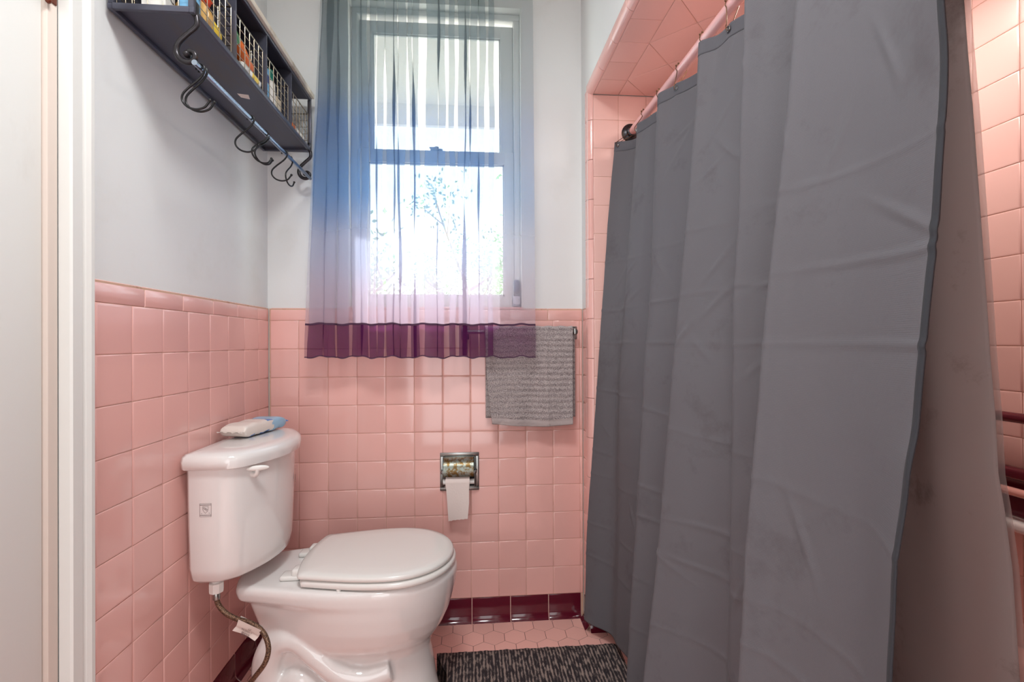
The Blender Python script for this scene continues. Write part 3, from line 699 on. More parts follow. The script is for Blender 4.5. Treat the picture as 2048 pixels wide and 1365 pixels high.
# ------------------------------------------------------------------ water supply hose with valve
t = thing('supply_hose', (0.06, -0.53, 0), 'braided brown water supply hose hanging below the toilet tank', 'hose')
Y1 = -0.53; top = at_y(437, 1166, Y1)
pp = [at_y(x, y, Y1-dy) for x, y, dy in ((433, 1190, 0), (436, 1208, 0), (450, 1226, 0.005), (474, 1239, 0.01), (504, 1248, 0.02), (527, 1267, 0.03), (537, 1296, 0.045), (531, 1325, 0.055), (512, 1352, 0.055), (490, 1378, 0.045), (462, 1400, 0.03))]
end = Vector((0.040, -0.545, 0.115))
pp += [Vector((0.10, -0.56, 0.085)), Vector((0.06, -0.55, 0.088)), end]
pth = smooth_path(pp, 8); g = G(); g.tube(pth, 0.0066, 14); g.build('braided_hose', M['braid'], t)
tx, tz = pth[0].x, pth[0].z
g = G(); g.lathe([(0.010, tz+0.006), (0.0175, tz+0.008), (0.0185, tz+0.013), (0.0185, tz+0.034), (0.010, tz+0.036)], (tx, Y1, 0), seg=8); g.cyl((tx, Y1, tz+0.03), (tx, Y1, 0.462), 0.011, 16); o = g.build('plastic_nut', M['plasticw'], t); o['label'] = 'white plastic nut'
g = G(); g.lathe([(0.0066, tz-0.014), (0.0092, tz-0.012), (0.0092, tz+0.006), (0.007, tz+0.010)], (tx, Y1, 0), seg=18); g.build('ferrule', M['chrome'], t)
g = G(); g.cyl((0.0005, -0.545, 0.13), (0.004, -0.545, 0.13), 0.024, 24); g.cyl((0.003, -0.545, 0.13), (0.05, -0.545, 0.13), 0.008, 14); g.cyl((0.040, -0.545, 0.108), (0.040, -0.545, 0.145), 0.011, 14); g.ball((0.062, -0.545, 0.13), 0.016, sx=(0.5, 0.7, 1.2)); g.build('shutoff_valve', M['chrome'], t)
# paper tag folded round the hose, hanging down to the left
i0, i1 = pth[25], pth[38]; ax = (i1-i0).normalized(); dn = Vector((-0.42, -0.02, -0.9)).normalized(); nn = Vector((0.1, -1, 0)).normalized()
g = G(); W_, H_ = (i1-i0).length, 0.036; NU, NV = 8, 12; rows_ = []
for s_ in (1, -1):
    rr = []
    for j in range(NV+1):
        v = j/NV; row = []
        for i in range(NU+1):
            u = i/NU; off = 0.0085*math.sqrt(max(0, 1-v*1.6)) if v < 0.6 else 0
            row.append(i0+ax*(W_*u)+dn*(H_*v-0.006)+nn*(s_*(off+0.0006+0.003*v*v)+0.0035*math.sin(u*5+v*2)*v-0.002*v)+ax*0.004*v*math.sin(4*v))
        rr.append(row)
    rows_.append(rr)
for rr in rows_:
    b = g.add([p for r in rr for p in r], [])
    for j in range(NV):
        for i in range(NU): g.f.append([b+j*(NU+1)+i, b+j*(NU+1)+i+1, b+(j+1)*(NU+1)+i+1, b+(j+1)*(NU+1)+i]); g.m.append(0)
c = i0+ax*W_*0.5+dn*(H_*0.42)+nn*0.0055
text_geo(g, 'PN-200DL Y', 0.0062, c, ax, -dn, mi=1, depth=0.0003)
for k in range(22):
    a = -0.012+k*0.0011; ww = random.choice((0.0003, 0.0006)); p0 = c+dn*0.005+ax*a
    g.add([p0, p0+ax*ww, p0+ax*ww+dn*0.009, p0+dn*0.009], [(0, 1, 2, 3)], 1)
circ = [(0.003*math.cos(a*math.pi/8), 0.003*math.sin(a*math.pi/8)) for a in range(16)]
stroke(g, circ, 0.0008, c-dn*0.008+ax*0.006, ax, -dn, mi=1, closed=True)
o = g.build('paper_tag', [M['label'], M['greyink']], t, norm=False); o['label'] = 'white printed paper tag on the hose'

# ------------------------------------------------------------------ pack of wipes on the tank
ZL = 0.8135
t = thing('wipes_pack', (0.06, -0.31, ZL), 'white and blue soft pack of wipes lying on the tank lid', 'wipes')
ca, cb = Vector((0.052, -0.400, 0)), Vector((0.098, -0.195, 0))
ax = (cb-ca).normalized(); sd_ = Vector((ax.y, -ax.x, 0)); Lp = (cb-ca).length; Wp = 0.088
NU, NV = 44, 30; g = G(); vv = []
def pack(u, v):
    # u along 0..1, v around 0..1 ; soft rounded slab pinched at both ends
    a = 2*math.pi*v; cu = 1-abs(2*u-1)**9; k_ = cu**0.45 if cu > 0 else 0
    ex = 0.42; cx_, sx_ = math.cos(a), math.sin(a)
    wx = math.copysign(abs(cx_)**ex, cx_)*Wp/2*(0.90+0.10*k_); hz = math.copysign(abs(sx_)**0.55, sx_)*0.0205*k_
    p = ca+ax*(Lp*u*1.0)+sd_*wx; p.z = ZL+0.0212+hz+0.0012*math.sin(u*23+v*9)*k_+0.0015*k_*noise.noise(Vector((u*7, v*9, 1)))
    if p.z < ZL+0.0006: p.z = ZL+0.0006
    return p
rings = [[pack(i/NU, j/NV) for j in range(NV)] for i in range(NU+1)]
g.loft(rings, cap=True)
nf = len(g.f)
for fi in range(nf-2):
    i, j = fi//NV, fi % NV; u = i/NU; v = (j+0.5)/NV
    blue = u > 0.60+0.05*math.sin(v*14); low = v > 0.5 and v < 1
    if blue: g.m[fi] = 1
    elif low and math.sin(math.pi*2*v) < -0.35: g.m[fi] = 2 if (0.12 < u < 0.22 or 0.34 < u < 0.56) else 0
    elif u > 0.5 and 0.1 < v < 0.3 : g.m[fi] = 2
M['wipes1'] = mat('pale_film', rgb(226, 216, 208), 0.30); M['wipes2'] = mat('light_blue_film', rgb(150, 190, 216), 0.25); M['wipes3'] = mat('blue_film', rgb(66, 124, 190), 0.25)
g.build('wrapper', [M['wipes1'], M['wipes2'], M['wipes3']], t, angle=70)
for q, ax_s, mt in ((pack(0, 0), -1, M['wipes1']), (pack(1, 0), 1, M['wipes3'])):
    g = G(); e = ca if ax_s < 0 else cb; ww = Wp*0.45; pts = []
    N_ = 16
    for r in range(4):
        for i in range(N_+1):
            s_ = (i/N_-0.5)*2; pts.append(e+ax*ax_s*(0.006*r-0.002+0.0018*((i % 2)*2-1)*(r == 3))+sd_*ww*s_+Vector((0, 0, ZL+0.0180+0.0015*r+0.002*math.sin(i*1.3+r))))
    b = g.add(pts, [])
    for r in range(3):
        for i in range(N_): g.f.append([b+r*(N_+1)+i, b+r*(N_+1)+i+1, b+(r+1)*(N_+1)+i+1, b+(r+1)*(N_+1)+i]); g.m.append(0)
    g.build('crimped_end', mt, t)

# ------------------------------------------------------------------ toilet paper holder
hx0, hx1, hz0, hz1 = at_y(880, 905, 0).x, at_y(958, 905, 0).x, at_y(920, 981, 0).z, at_y(920, 905, 0).z
t = thing('toilet_paper_holder', ((hx0+hx1)/2, 0, hz0), 'square recessed chrome paper holder with a rusty curved cover', 'paper holder')
g = G(); b_ = 0.014
for a, b in (((hx0, hz0), (hx1, hz0+b_)), ((hx0, hz1-b_), (hx1, hz1)), ((hx0, hz0+b_), (hx0+b_, hz1-b_)), ((hx1-b_, hz0+b_), (hx1, hz1-b_))):
    g.rbox((a[0], -0.006, a[1]), (b[0], 0.0, b[1]), 0.0022, 2)
for a, b in (((hx0+b_, hz0+b_), (hx1-b_, hz0+b_+0.005)), ((hx0+b_, hz1-b_-0.005), (hx1-b_, hz1-b_)), ((hx0+b_, hz0+b_), (hx0+b_+0.005, hz1-b_)), ((hx1-b_-0.005, hz0+b_), (hx1-b_, hz1-b_))):
    g.rbox((a[0], -0.010, a[1]), (b[0], 0.002, b[1]), 0.002, 2)
g.build('frame', M['chrome'], t)
g = G(); g.box((hx0+b_, -0.0015, hz0+b_), (hx1-b_, -0.0005, hz1-b_)); g.build('recess_shade_sheet', M['dark'], t, smooth=False)  # flat dark sheet; the shade of a recess is put into its colour
cxm = (hx0+hx1)/2-0.003; hw = 0.058; cz = (hz0+hz1)/2+0.004; rc = 0.050; yc = -0.012
g = G(); rings = []
for thk in (0, 0.0012):
    pass
arc = [math.radians(100-i*6.0) for i in range(21)]
for (x, rr) in ((-hw, rc), (hw, rc), (hw, rc-0.0014), (-hw, rc-0.0014)): rings.append([Vector((cxm+x, yc-math.cos(a)*rr*0.92, cz+math.sin(a)*rr+0.006)) for a in arc])
rings.append(rings[0]); g.loft(rings, cap=False, closed=False)
cvr = g.build('cover', M['cover'], t, angle=50); cvr['label'] = 'curved chrome cover speckled with rust'
for s_ in (-1, 1):
    g = G(); g.rbox((cxm+s_*0.061-0.004, -0.030, cz-0.010), (cxm+s_*0.061+0.004, 0.0, cz+0.006), 0.003, 2); g.ball((cxm+s_*0.064, -0.022, cz-0.002), 0.007); g.build('roller_post', M['chrome'], t)
t = thing('toilet_paper_roll', (cxm, -0.02, hz0), 'nearly used toilet paper roll with one sheet hanging down', 'toilet paper')
g = G(); rr = 0.025; zc = hz0+0.042; yc2 = -0.029
rx0, rx1 = cxm-0.050, cxm+0.042
rings = [[Vector((x, yc2+r_*math.cos(a*math.pi/16), zc+r_*math.sin(a*math.pi/16))) for a in range(32)] for x, r_ in ((rx0, 0.016), (rx0, rr), (rx1, rr), (rx1, 0.016))]
rings.append(rings[0]); g.loft(rings, cap=False); g.build('roll', M['paper'], t, angle=50)
g = G(); zb = at_y(915, 1042, -0.06).z; nx, nz = 14, 18
for back in (0, 0.0008):
    pts = []
    for j in range(nz+1):
        v = j/nz; z = zc*(1-v)+zb*v
        for i in range(nx+1):
            u = i/nx; xl = rx0+0.002+0.009*v; xr_ = rx1-0.002-0.006*max(0, v-0.55)*2
            pts.append((xl*(1-u)+xr_*u, yc2-rr-0.0012+0.004*v*math.sin(u*4.5+0.6)-back+0.006*v*v, z+(0.006*(1-u)*-1+0.004*u)*v*v+(0.0012*math.sin(i*2.2) if j == nz else 0)))
    b = g.add(pts, [])
    for j in range(nz):
        for i in range(nx): g.f.append([b+j*(nx+1)+i, b+j*(nx+1)+i+1, b+(j+1)*(nx+1)+i+1, b+(j+1)*(nx+1)+i]); g.m.append(0)
g.build('hanging_sheet', M['paper'], t)
g = G(); g.cyl((cxm-0.060, yc2, zc), (cxm+0.060, yc2, zc), 0.010, 14); g.build('spindle', M['plasticw'], t)

# ------------------------------------------------------------------ bath mat
M['mat'] = mat('mat_yarn', rgb(70, 64, 66), 0.95)
def matnodes(m):
    t_ = m.node_tree; N = t_.nodes; L = t_.links; b = N['Principled BSDF']
    tc = N.new('ShaderNodeTexCoord'); mp = N.new('ShaderNodeMapping'); mp.inputs['Scale'].default_value = (90, 30, 1); L.new(tc.outputs['Object'], mp.inputs[0])
    nz = N.new('ShaderNodeTexNoise'); nz.inputs['Scale'].default_value = 1.0; nz.inputs['Detail'].default_value = 4; L.new(mp.outputs[0], nz.inputs['Vector'])
    nz2 = N.new('ShaderNodeTexNoise'); nz2.inputs['Scale'].default_value = 420; nz2.inputs['Detail'].default_value = 2; L.new(tc.outputs['Object'], nz2.inputs['Vector'])
    ad = N.new('ShaderNodeMath'); ad.operation = 'MULTIPLY_ADD'; L.new(nz2.outputs['Fac'], ad.inputs[0]); ad.inputs[1].default_value = 0.50
    sp = N.new('ShaderNodeSeparateXYZ'); L.new(tc.outputs['Object'], sp.inputs[0]); sn = N.new('ShaderNodeMath'); sn.operation = 'MULTIPLY'; sn.inputs[1].default_value = 2*math.pi/0.0112; L.new(sp.outputs['X'], sn.inputs[0])
    s2 = N.new('ShaderNodeMath'); s2.operation = 'COSINE'; L.new(sn.outputs[0], s2.inputs[0]); s3 = N.new('ShaderNodeMath'); s3.operation = 'MULTIPLY_ADD'; s3.inputs[1].default_value = -0.10; L.new(s2.outputs[0], s3.inputs[0]); L.new(nz.outputs['Fac'], s3.inputs[2]); L.new(s3.outputs[0], ad.inputs[2])
    cr = N.new('ShaderNodeValToRGB'); e = cr.color_ramp.elements; e[0].position = 0.70; e[0].color = rgb(44, 38, 42); e[1].position = 0.86; e[1].color = rgb(156, 140, 131); q = e.new(0.77); q.color = rgb(80, 71, 72)
    L.new(ad.outputs[0], cr.inputs[0]); L.new(cr.outputs[0], b.inputs['Base Color'])
    bp = N.new('ShaderNodeBump'); bp.inputs['Strength'].default_value = 0.8; bp.inputs['Distance'].default_value = 0.003; L.new(nz2.outputs['Fac'], bp.inputs['Height']); L.new(bp.outputs[0], b.inputs['Normal'])
matnodes(M['mat'])
g = G(); nx, ny = 260, 60; ya, yb = -0.188, -0.86; pts = []
for j in range(ny+1):
    v = j/ny; y = ya+(yb-ya)*v
    xl = 0.644+0.040*min(1, max(0, (v-0.02)/0.14)); xr_ = 1.2965-0.03*v
    for i in range(nx+1):
        u = i/nx; x = xl+(xr_-xl)*u; e = min(1, min(u, 1-u)*60, min(v, 1-v)*22); rib = abs(math.sin((x-0.97)*math.pi/0.0112))
        pts.append((x+0.0015*math.sin(v*40), y+(0.0022*math.sin(u*55)+0.0012*math.sin(u*170) if j == 0 else 0)+0.006*u*(1-v)*0, 0.0008+e*(0.0065+0.0035*rib+0.001*random.random())))
b = g.add(pts, [])
for j in range(ny):
    for i in range(nx): g.f.append([b+j*(nx+1)+i, b+(j+1)*(nx+1)+i, b+(j+1)*(nx+1)+i+1, b+j*(nx+1)+i+1]); g.m.append(0)
g.f.append([b, b+nx, b+ny*(nx+1)+nx, b+ny*(nx+1)]); g.m.append(0)
o = g.build('bath_mat', M['mat'], norm=False, angle=180, loc=(0.97, -0.5, 0.0008)); tag(o, 'dark grey and beige ribbed bath mat on the hexagonal floor', 'bath mat')

# ------------------------------------------------------------------ towel bar and towel
M['towel'] = mat('grey_terry', rgb(158, 148, 148), 0.95, sheen=0.4)
def terry(m):
    t_ = m.node_tree; N = t_.nodes; L = t_.links; b = N['Principled BSDF']; tc = N.new('ShaderNodeTexCoord')
    nz = N.new('ShaderNodeTexNoise'); nz.inputs['Scale'].default_value = 380; nz.inputs['Detail'].default_value = 4; L.new(tc.outputs['Object'], nz.inputs['Vector'])
    cr = N.new('ShaderNodeValToRGB'); e = cr.color_ramp.elements; e[0].position = 0.36; e[0].color = rgb(112, 102, 104); e[1].position = 0.62; e[1].color = rgb(186, 176, 174)
    sp = N.new('ShaderNodeSeparateXYZ'); L.new(tc.outputs['Object'], sp.inputs[0]); n3 = N.new('ShaderNodeTexNoise'); n3.inputs['Scale'].default_value = 14; L.new(tc.outputs['Object'], n3.inputs['Vector'])
    a0 = N.new('ShaderNodeMath'); a0.operation = 'MULTIPLY_ADD'; L.new(n3.outputs['Fac'], a0.inputs[0]); a0.inputs[1].default_value = 0.010; L.new(sp.outputs['Z'], a0.inputs[2])
    a1 = N.new('ShaderNodeMath'); a1.operation = 'MULTIPLY'; a1.inputs[1].default_value = 2*math.pi/0.0215; L.new(a0.outputs[0], a1.inputs[0]); a2 = N.new('ShaderNodeMath'); a2.operation = 'SINE'; L.new(a1.outputs[0], a2.inputs[0])
    a3 = N.new('ShaderNodeMath'); a3.operation = 'MULTIPLY_ADD'; L.new(a2.outputs[0], a3.inputs[0]); a3.inputs[1].default_value = 0.04; L.new(nz.outputs['Fac'], a3.inputs[2])  # shade of the rib valleys put into the colour as darker bands
    L.new(a3.outputs[0], cr.inputs[0]); L.new(cr.outputs[0], b.inputs['Base Color'])
    bp = N.new('ShaderNodeBump'); bp.inputs['Strength'].default_value = 0.6; bp.inputs['Distance'].default_value = 0.003; L.new(nz.outputs['Fac'], bp.inputs['Height']); L.new(bp.outputs[0], b.inputs['Normal'])
terry(M['towel'])
M['towelband'] = mat('grey_towel_band', rgb(170, 158, 156), 0.9)
BZ, BY = 1.142, -0.044
t = thing('towel_bar', (0.96, 0, BZ), 'dark chrome towel bar below the window sill', 'towel bar')
g = G(); g.tube([(0.735, BY, BZ), (1.185, BY, BZ)], 0.0085, 14); g.build('bar', M['chrome'], t)
for x in (0.745, 1.176):
    g = G(); g.rbox((x-0.016, -0.006, BZ-0.030), (x+0.016, 0.0, BZ+0.022), 0.003, 2); g.rbox((x-0.007, BY-0.010, BZ-0.012), (x+0.007, -0.004, BZ+0.012), 0.004, 2); g.build('bracket', M['chrome'], t)
g = G(); tx0, tx1 = 0.818, 1.163; nx, nz = 90, 90; zb = at_y(1060, 851, -0.085).z
def towel_pt(u, s_, back):
    # s_: 0 top .. 1 bottom hem
    wv = 0.006*math.sin(u*7+1.1)*s_+0.003*math.exp(-((u-0.70)/0.012)**2)*(s_ > 0.1)+0.003*math.sin(u*17+s_*3)*s_
    xl = tx0+0.020*s_+0.02*max(0, s_-0.55); xr_ = tx1-0.004*s_; x = xl+(xr_-xl)*u
    hem = 0.010*math.sin(u*3.6+2.6)*s_
    ribs = 0.0020*abs(math.sin(s_*math.pi*17+0.8*math.sin(u*5))) if s_ > 0.06 else 0
    z = BZ+0.012-(BZ+0.012-zb)*s_+hem
    fl = 0.012
    return Vector((x, BY-fl-0.004-wv*1.2-ribs-0.006*s_, z))
pts = []
sec = []
for k in range(nz+1): sec.append(('f', k/nz))
top = [(BY-0.016*math.cos(a), BZ+0.012*1.0+0.008*math.sin(a)) for a in [math.pi*q/8 for q in range(1, 8)]]
cols = nx+1
for kind, s_ in sec[::-1]:
    for i in range(cols):
        p = towel_pt(i/nx, s_, 0); pts.append(p+Vector((0, -0.0015*noise.noise(p*180), 0)))
for y, z in top:
    for i in range(cols): pts.append(Vector((tx0+(tx1-tx0)*i/nx, y, z+0.0015*math.sin(i*0.5))))
nb = 20
for k in range(nb+1):
    s_ = k/nb
    for i in range(cols): pts.append(Vector((tx0+0.006+(tx1+0.014-tx0-0.006)*i/nx, BY+0.014+0.003*math.sin(i*0.2)*s_, BZ+0.012-(BZ-zb-0.010)*s_)))
b = g.add(pts, []); nr = len(pts)//cols
for j in range(nr-1):
    for i in range(nx):
        g.f.append([b+j*cols+i, b+j*cols+i+1, b+(j+1)*cols+i+1, b+(j+1)*cols+i]); g.m.append(1 if j < 6 else 0)
o = g.build('towel', [M['towel'], M['towelband']], norm=False, angle=180); tag(o, 'grey ribbed terry hand towel folded over the bar', 'towel')
md = o.modifiers.new('Solidify', 'SOLIDIFY'); md.thickness = 0.004; md.offset = 0

# ------------------------------------------------------------------ bottle on the sill
c = at_y(1033, 600, 0.028); zs = WZ0+0.0042
t = thing('sill_bottle', (c.x, 0.028, zs), 'small clear bottle with a dark cap on the window sill', 'bottle')
g = G(); g.lathe([(0.010, zs), (0.0165, zs+0.002), (0.018, zs+0.008), (0.018, zs+0.048), (0.0165, zs+0.056), (0.0105, zs+0.061), (0.0105, zs+0.066)], (c.x, 0.028, 0), seg=28); g.build('bottle_body', M['glass'], t)
g = G(); g.lathe([(0.008, zs+0.004), (0.0155, zs+0.005), (0.0155, zs+0.040), (0.008, zs+0.041)], (c.x, 0.028, 0), seg=24); g.build('contents', mat('pale_lotion', rgb(206, 210, 216), 0.3), t)
g = G(); g.lathe([(0.012, zs+0.064), (0.0135, zs+0.065), (0.0130, zs+0.108), (0.0115, zs+0.110)], (c.x, 0.028, 0), seg=28); g.build('cap', mat('slate_cap', rgb(98, 112, 130), 0.35), t)
g = G(); ar = [math.radians(a) for a in range(-140, -39, 10)]
g.loft([[Vector((c.x+0.0184*math.cos(a), 0.028+0.0184*math.sin(a), z)) for a in ar] for z in (zs+0.012, zs+0.044)], cap=False, closed=False); 
g.build('bottle_label', mat('grey_label', rgb(196, 200, 208), 0.5), t, norm=False)
# ------------------------------------------------------------------ metal wall shelf with scroll brackets
SX0, SX1, SY0, SY1, SZ0, SZ1 = 0.0005, 0.176, -0.826, -0.050, 1.815, 2.018
DIV = [-0.632, -0.446, -0.250]
t = thing('wall_shelf', (0.088, -0.438, SZ0), 'dark gunmetal wall shelf with four wire baskets and a hook rail above the toilet', 'shelf')
g = G(); g.box((SX0, SY0+0.004, SZ0+0.010), (SX1-0.004, SY1-0.004, SZ0+0.013)); g.build('bottom_panel', M['sheetm'], t, smooth=False)
g = G(); g.box((SX0, SY0+0.004, SZ0+0.013), (SX0+0.002, SY1-0.004, SZ1-0.002)); g.build('back_panel', M['sheetm'], t, smooth=False)
g = G(); g.box((SX0, SY0+0.002, SZ1-0.004), (SX1-0.002, SY1-0.002, SZ1)); g.build('top_panel', M['sheetm'], t, smooth=False)
g = G()
rr_ = 0.0015
g.rbox((SX1-0.010, SY0, SZ0), (SX1, SY1, SZ0+0.013), rr_, 2); g.rbox((SX0, SY0, SZ0), (SX0+0.010, SY1, SZ0+0.012), rr_, 2)
g.rbox((SX0+0.01, SY0, SZ0), (SX1-0.01, SY0+0.010, SZ0+0.013), rr_, 2); g.rbox((SX0+0.01, SY1-0.010, SZ0), (SX1-0.01, SY1, SZ0+0.013), rr_, 2)
g.rbox((SX1-0.010, SY0, SZ1-0.012), (SX1, SY1, SZ1), rr_, 2)
g.rbox((SX0+0.01, SY0, SZ1-0.012), (SX1-0.01, SY0+0.010, SZ1), rr_, 2)
for y in (SY0, SY1-0.012): g.rbox((SX1-0.012, y, SZ0+0.012), (SX1, y+0.012, SZ1-0.011), rr_, 2)
for y in (SY0, SY1-0.012): g.rbox((SX0+0.002, y, SZ0+0.012), (SX0+0.012, y+0.012, SZ1-0.011), rr_, 2)
g.build('frame', M['sheetm'], t)
for y in DIV:
    g = G(); g.rbox((SX0+0.002, y-0.002, SZ0+0.013), (SX1-0.001, y+0.002, SZ1-0.004), 0.001, 1); g.build('divider', M['sheetm'], t)
g = G(); g.rbox((SX0, SY0-0.006, SZ1), (SX1+0.009, SY1+0.006, SZ1+0.017), 0.003, 2); o = g.build('top_board', M['cream'], t); o['label'] = 'worn cream top board'
g = G(); sc = [at_z(x, y, SZ0+0.0098) for x, y in ((474, 187), (497, 190), (500, 199), (482, 195))]; g.add(sc, [(0, 1, 2, 3)]); o = g.build('price_sticker', M['label'], t, smooth=False, norm=False); o['label'] = 'small torn white sticker'
# scroll brackets, traced in their own plane
BYN = -0.812
scr = [at_y(x, y, BYN) for x, y in ((394, 22), (398, 36), (393, 53), (374, 70), (357, 87), (353, 104), (360, 118), (374, 125), (387, 122), (391, 112), (385, 104), (377, 104), (375, 110))]
scr[0].z = SZ0+0.002; scr[0].x = SX1-0.004; scr[1].x = min(scr[1].x, SX1-0.001)
for yb_ in (BYN, -0.062):
    pts = smooth_path([Vector((p.x, yb_, p.z)) for p in scr], 7); n = len(pts)
    g = G(); g.tube(pts, [0.0062-0.0012*abs(i/n-0.5) for i in range(n)], 12); e = pts[-1]; g.ball((e.x, e.y, e.z), 0.0085, sx=(0.9, 1.3, 0.9))
    g.rbox((SX1-0.010, yb_-0.008, SZ0-0.002), (SX1+0.001, yb_+0.008, SZ0+0.03), 0.002, 2)
    g.build('scroll_bracket', M['iron'], t)
RX, RZ = 0.176, 1.708
g = G(); g.tube([(RX, BYN-0.012, RZ), (RX-0.006, -0.050, RZ+0.010)], 0.0060, 14); g.build('hook_rail', M['rodm'], t)
def rail(y): f = (y-BYN)/(-0.05-BYN); return Vector((RX-0.006*f, y, RZ+0.010*f))

# S hooks
hook_pts = [(-0.0085, -0.004), (-0.0075, 0.0045), (0.0, 0.0085), (0.0075, 0.004), (0.0080, -0.006), (0.002, -0.018), (-0.008, -0.029), (-0.024, -0.043), (-0.037, -0.058), (-0.038, -0.073), (-0.027, -0.086), (-0.009, -0.091), (0.008, -0.086), (0.017, -0.075), (0.020, -0.070)]
def s_hook(y, ang, label, sc_=1.0, swing=0):
    c = rail(y); t = thing('s_hook', c, label, 'hook', 'black S hooks on the shelf rail')
    a = math.radians(ang); U = Vector((math.cos(a), math.sin(a), 0)); s2 = math.radians(swing)
    P_ = [c+U*(u*math.cos(s2)-w_*math.sin(s2))*(sc_ if i > 4 else 1)+Vector((0, 0, (w_*math.cos(s2)+u*math.sin(s2))*(sc_ if i > 4 else 1)+0.0002)) for i, (u, w_) in enumerate(hook_pts)]
    g = G(); g.tube(smooth_path(P_, 6), 0.0024, 10); g.build('hook_wire', M['black'], t)
    g = G(); g.ball(P_[-1], 0.0038); g.build('ball_tip', M['black'], t)
s_hook(-0.800, 0, 'black S hook nearest the scroll bracket, front one of a pair')
s_hook(-0.790, 3, 'black S hook just behind the nearest hook at the scroll bracket', swing=3)
s_hook(-0.551, 5, 'single black S hook at the middle of the shelf rail')
s_hook(-0.458, 52, 'black S hook, left one of the close middle pair', 0.98)
s_hook(-0.446, 60, 'black S hook, right one of the close middle pair', 0.98)
s_hook(-0.305, 8, 'black S hook with wide open curl, second from the window')
s_hook(-0.246, 84, 'black S hook nearest the window end of the rail')

# wire baskets
def basket(y0, y1, label):
    t = thing('wire_basket', (0.088, (y0+y1)/2, SZ0+0.0132), label, 'basket', 'wire baskets in the shelf')
    x0, x1, z0, z1 = 0.008, 0.166, SZ0+0.0150, 1.953; r = 0.0011
    g = G(); ny, nx, nz = 6, 5, 5
    Y = [y0+(y1-y0)*i/ny for i in range(ny+1)]; X = [x0+(x1-x0)*i/nx for i in range(nx+1)]; Z = [z0+(z1-z0)*i/nz for i in range(nz)]
    for y in Y: g.tube([(x0, y, z1), (x0, y, z0+0.004), (x0+0.004, y, z0), (x1-0.004, y, z0), (x1, y, z0+0.004), (x1, y, z1)], r, 6)
    for x in X[1:-1]: g.tube([(x, y0, z1), (x, y0, z0+0.004), (x, y0+0.004, z0), (x, y1-0.004, z0), (x, y1, z0+0.004), (x, y1, z1)], r, 6)
    for z in Z[1:]: g.tube([(x0, y0, z), (x1, y0, z), (x1, y1, z), (x0, y1, z)], r, 6, closed=True)
    g.build('wire_mesh', M['wire'], t)
    g = G(); g.tube([(x0, y0, z1), (x1, y0, z1), (x1, y1, z1), (x0, y1, z1)], 0.0024, 8, closed=True); g.build('rim', M['wire'], t)
basket(-0.808, -0.642, 'wire basket in the nearest shelf bay, holding a blue box and yellow tub')
basket(-0.622, -0.456, 'wire basket in the second bay, holding an orange bottle with green cap')
basket(-0.436, -0.260, 'wire basket in the third bay, holding blue box and white bottle')
basket(-0.240, -0.064, 'wire basket in the bay nearest the window, holding a cream carton')
ZB = SZ0+0.0165
def cmat(n, c, r=0.35): 
    if n not in M: M[n] = mat(n, rgb(*c), r)
    return M[n]
def carton(name, a, b, m, label, cat, stripe=None, txt=None, ang=0):
    t = thing(name, ((a[0]+b[0])/2, (a[1]+b[1])/2, a[2]), label, cat)
    R4 = Matrix.Translation(((a[0]+b[0])/2, (a[1]+b[1])/2, 0)) @ Matrix.Rotation(math.radians(ang), 4, 'Z') @ Matrix.Translation((-(a[0]+b[0])/2, -(a[1]+b[1])/2, 0))
    g = G(); g.rbox(a, b, 0.0015, 2, M4=R4); g.build('body', m, t)
    if stripe:
        g = G(); h = b[2]-a[2]; g.rbox((a[0]-0.0004, a[1]-0.0004, a[2]+h*stripe[1]), (b[0]+0.0004, b[1]+0.0004, a[2]+h*stripe[2]), 0.001, 1, M4=R4); g.build('printed_band', stripe[0], t)
    if txt:
        g = G(); c = R4 @ Vector((b[0]+0.0006, (a[1]+b[1])/2, (a[2]+b[2])/2)); text_geo(g, txt[0], txt[1], c, (0, 1, 0), (0, 0, 1), depth=0.0004)
        c = R4 @ Vector(((a[0]+b[0])/2, a[1]-0.0006, a[2]+(b[2]-a[2])*0.4)); text_geo(g, txt[0], txt[1], c, (1, 0, 0), (0, 0, 1), depth=0.0004); g.build('printed_text', M['ink'], t, smooth=False, norm=False)
def bottle(name, base, top, r, mb, mc, label, cat='bottle', cap=0.22, band=None, txt=None, neck=0.6):
    base = Vector(base); top = Vector(top); ax = top-base; Lb = ax.length; q = ax.to_track_quat('Z', 'Y').to_matrix().to_4x4(); X4 = Matrix.Translation(base) @ q
    t = thing(name, (base.x, base.y, min(base.z, top.z)), label, cat)
    def put(prof, mt, nm):
        g = G(); g.lathe(prof, seg=24); g.v = [X4 @ v for v in g.v]; return g.build(nm, mt, t)
    hb = Lb*(1-cap)
    put([(r*0.8, 0), (r*0.97, 0.003), (r, 0.008), (r, hb*0.86), (r*0.9, hb*0.94), (r*neck, hb), (r*neck, hb+0.004)], mb, 'body')
    put([(r*neck*1.05, hb), (r*neck*1.15, hb+0.002), (r*neck*1.1, Lb-0.002), (r*neck*0.95, Lb)], mc, 'cap')
    if band: put([(r*1.012, hb*0.2), (r*1.015, hb*0.21), (r*1.015, hb*0.74), (r*1.012, hb*0.75)], band, 'printed_label')
    if txt:
        g = G(); text_geo(g, txt[0], txt[1], X4 @ Vector((0, -r*1.03, hb*0.45)), X4.to_3x3() @ Vector((0, 0, 1)), X4.to_3x3() @ Vector((-1, 0, 0)), depth=0.0006); g.build('printed_text', M['ink'], t, smooth=False, norm=False)
blue = cmat('blue_card', (60, 130, 200)); lblue = cmat('light_blue_card', (120, 180, 220)); navy = cmat('navy_print', (30, 50, 120)); white = cmat('white_card', (226, 222, 216)); creamc = cmat('cream_card', (214, 198, 174), 0.6)
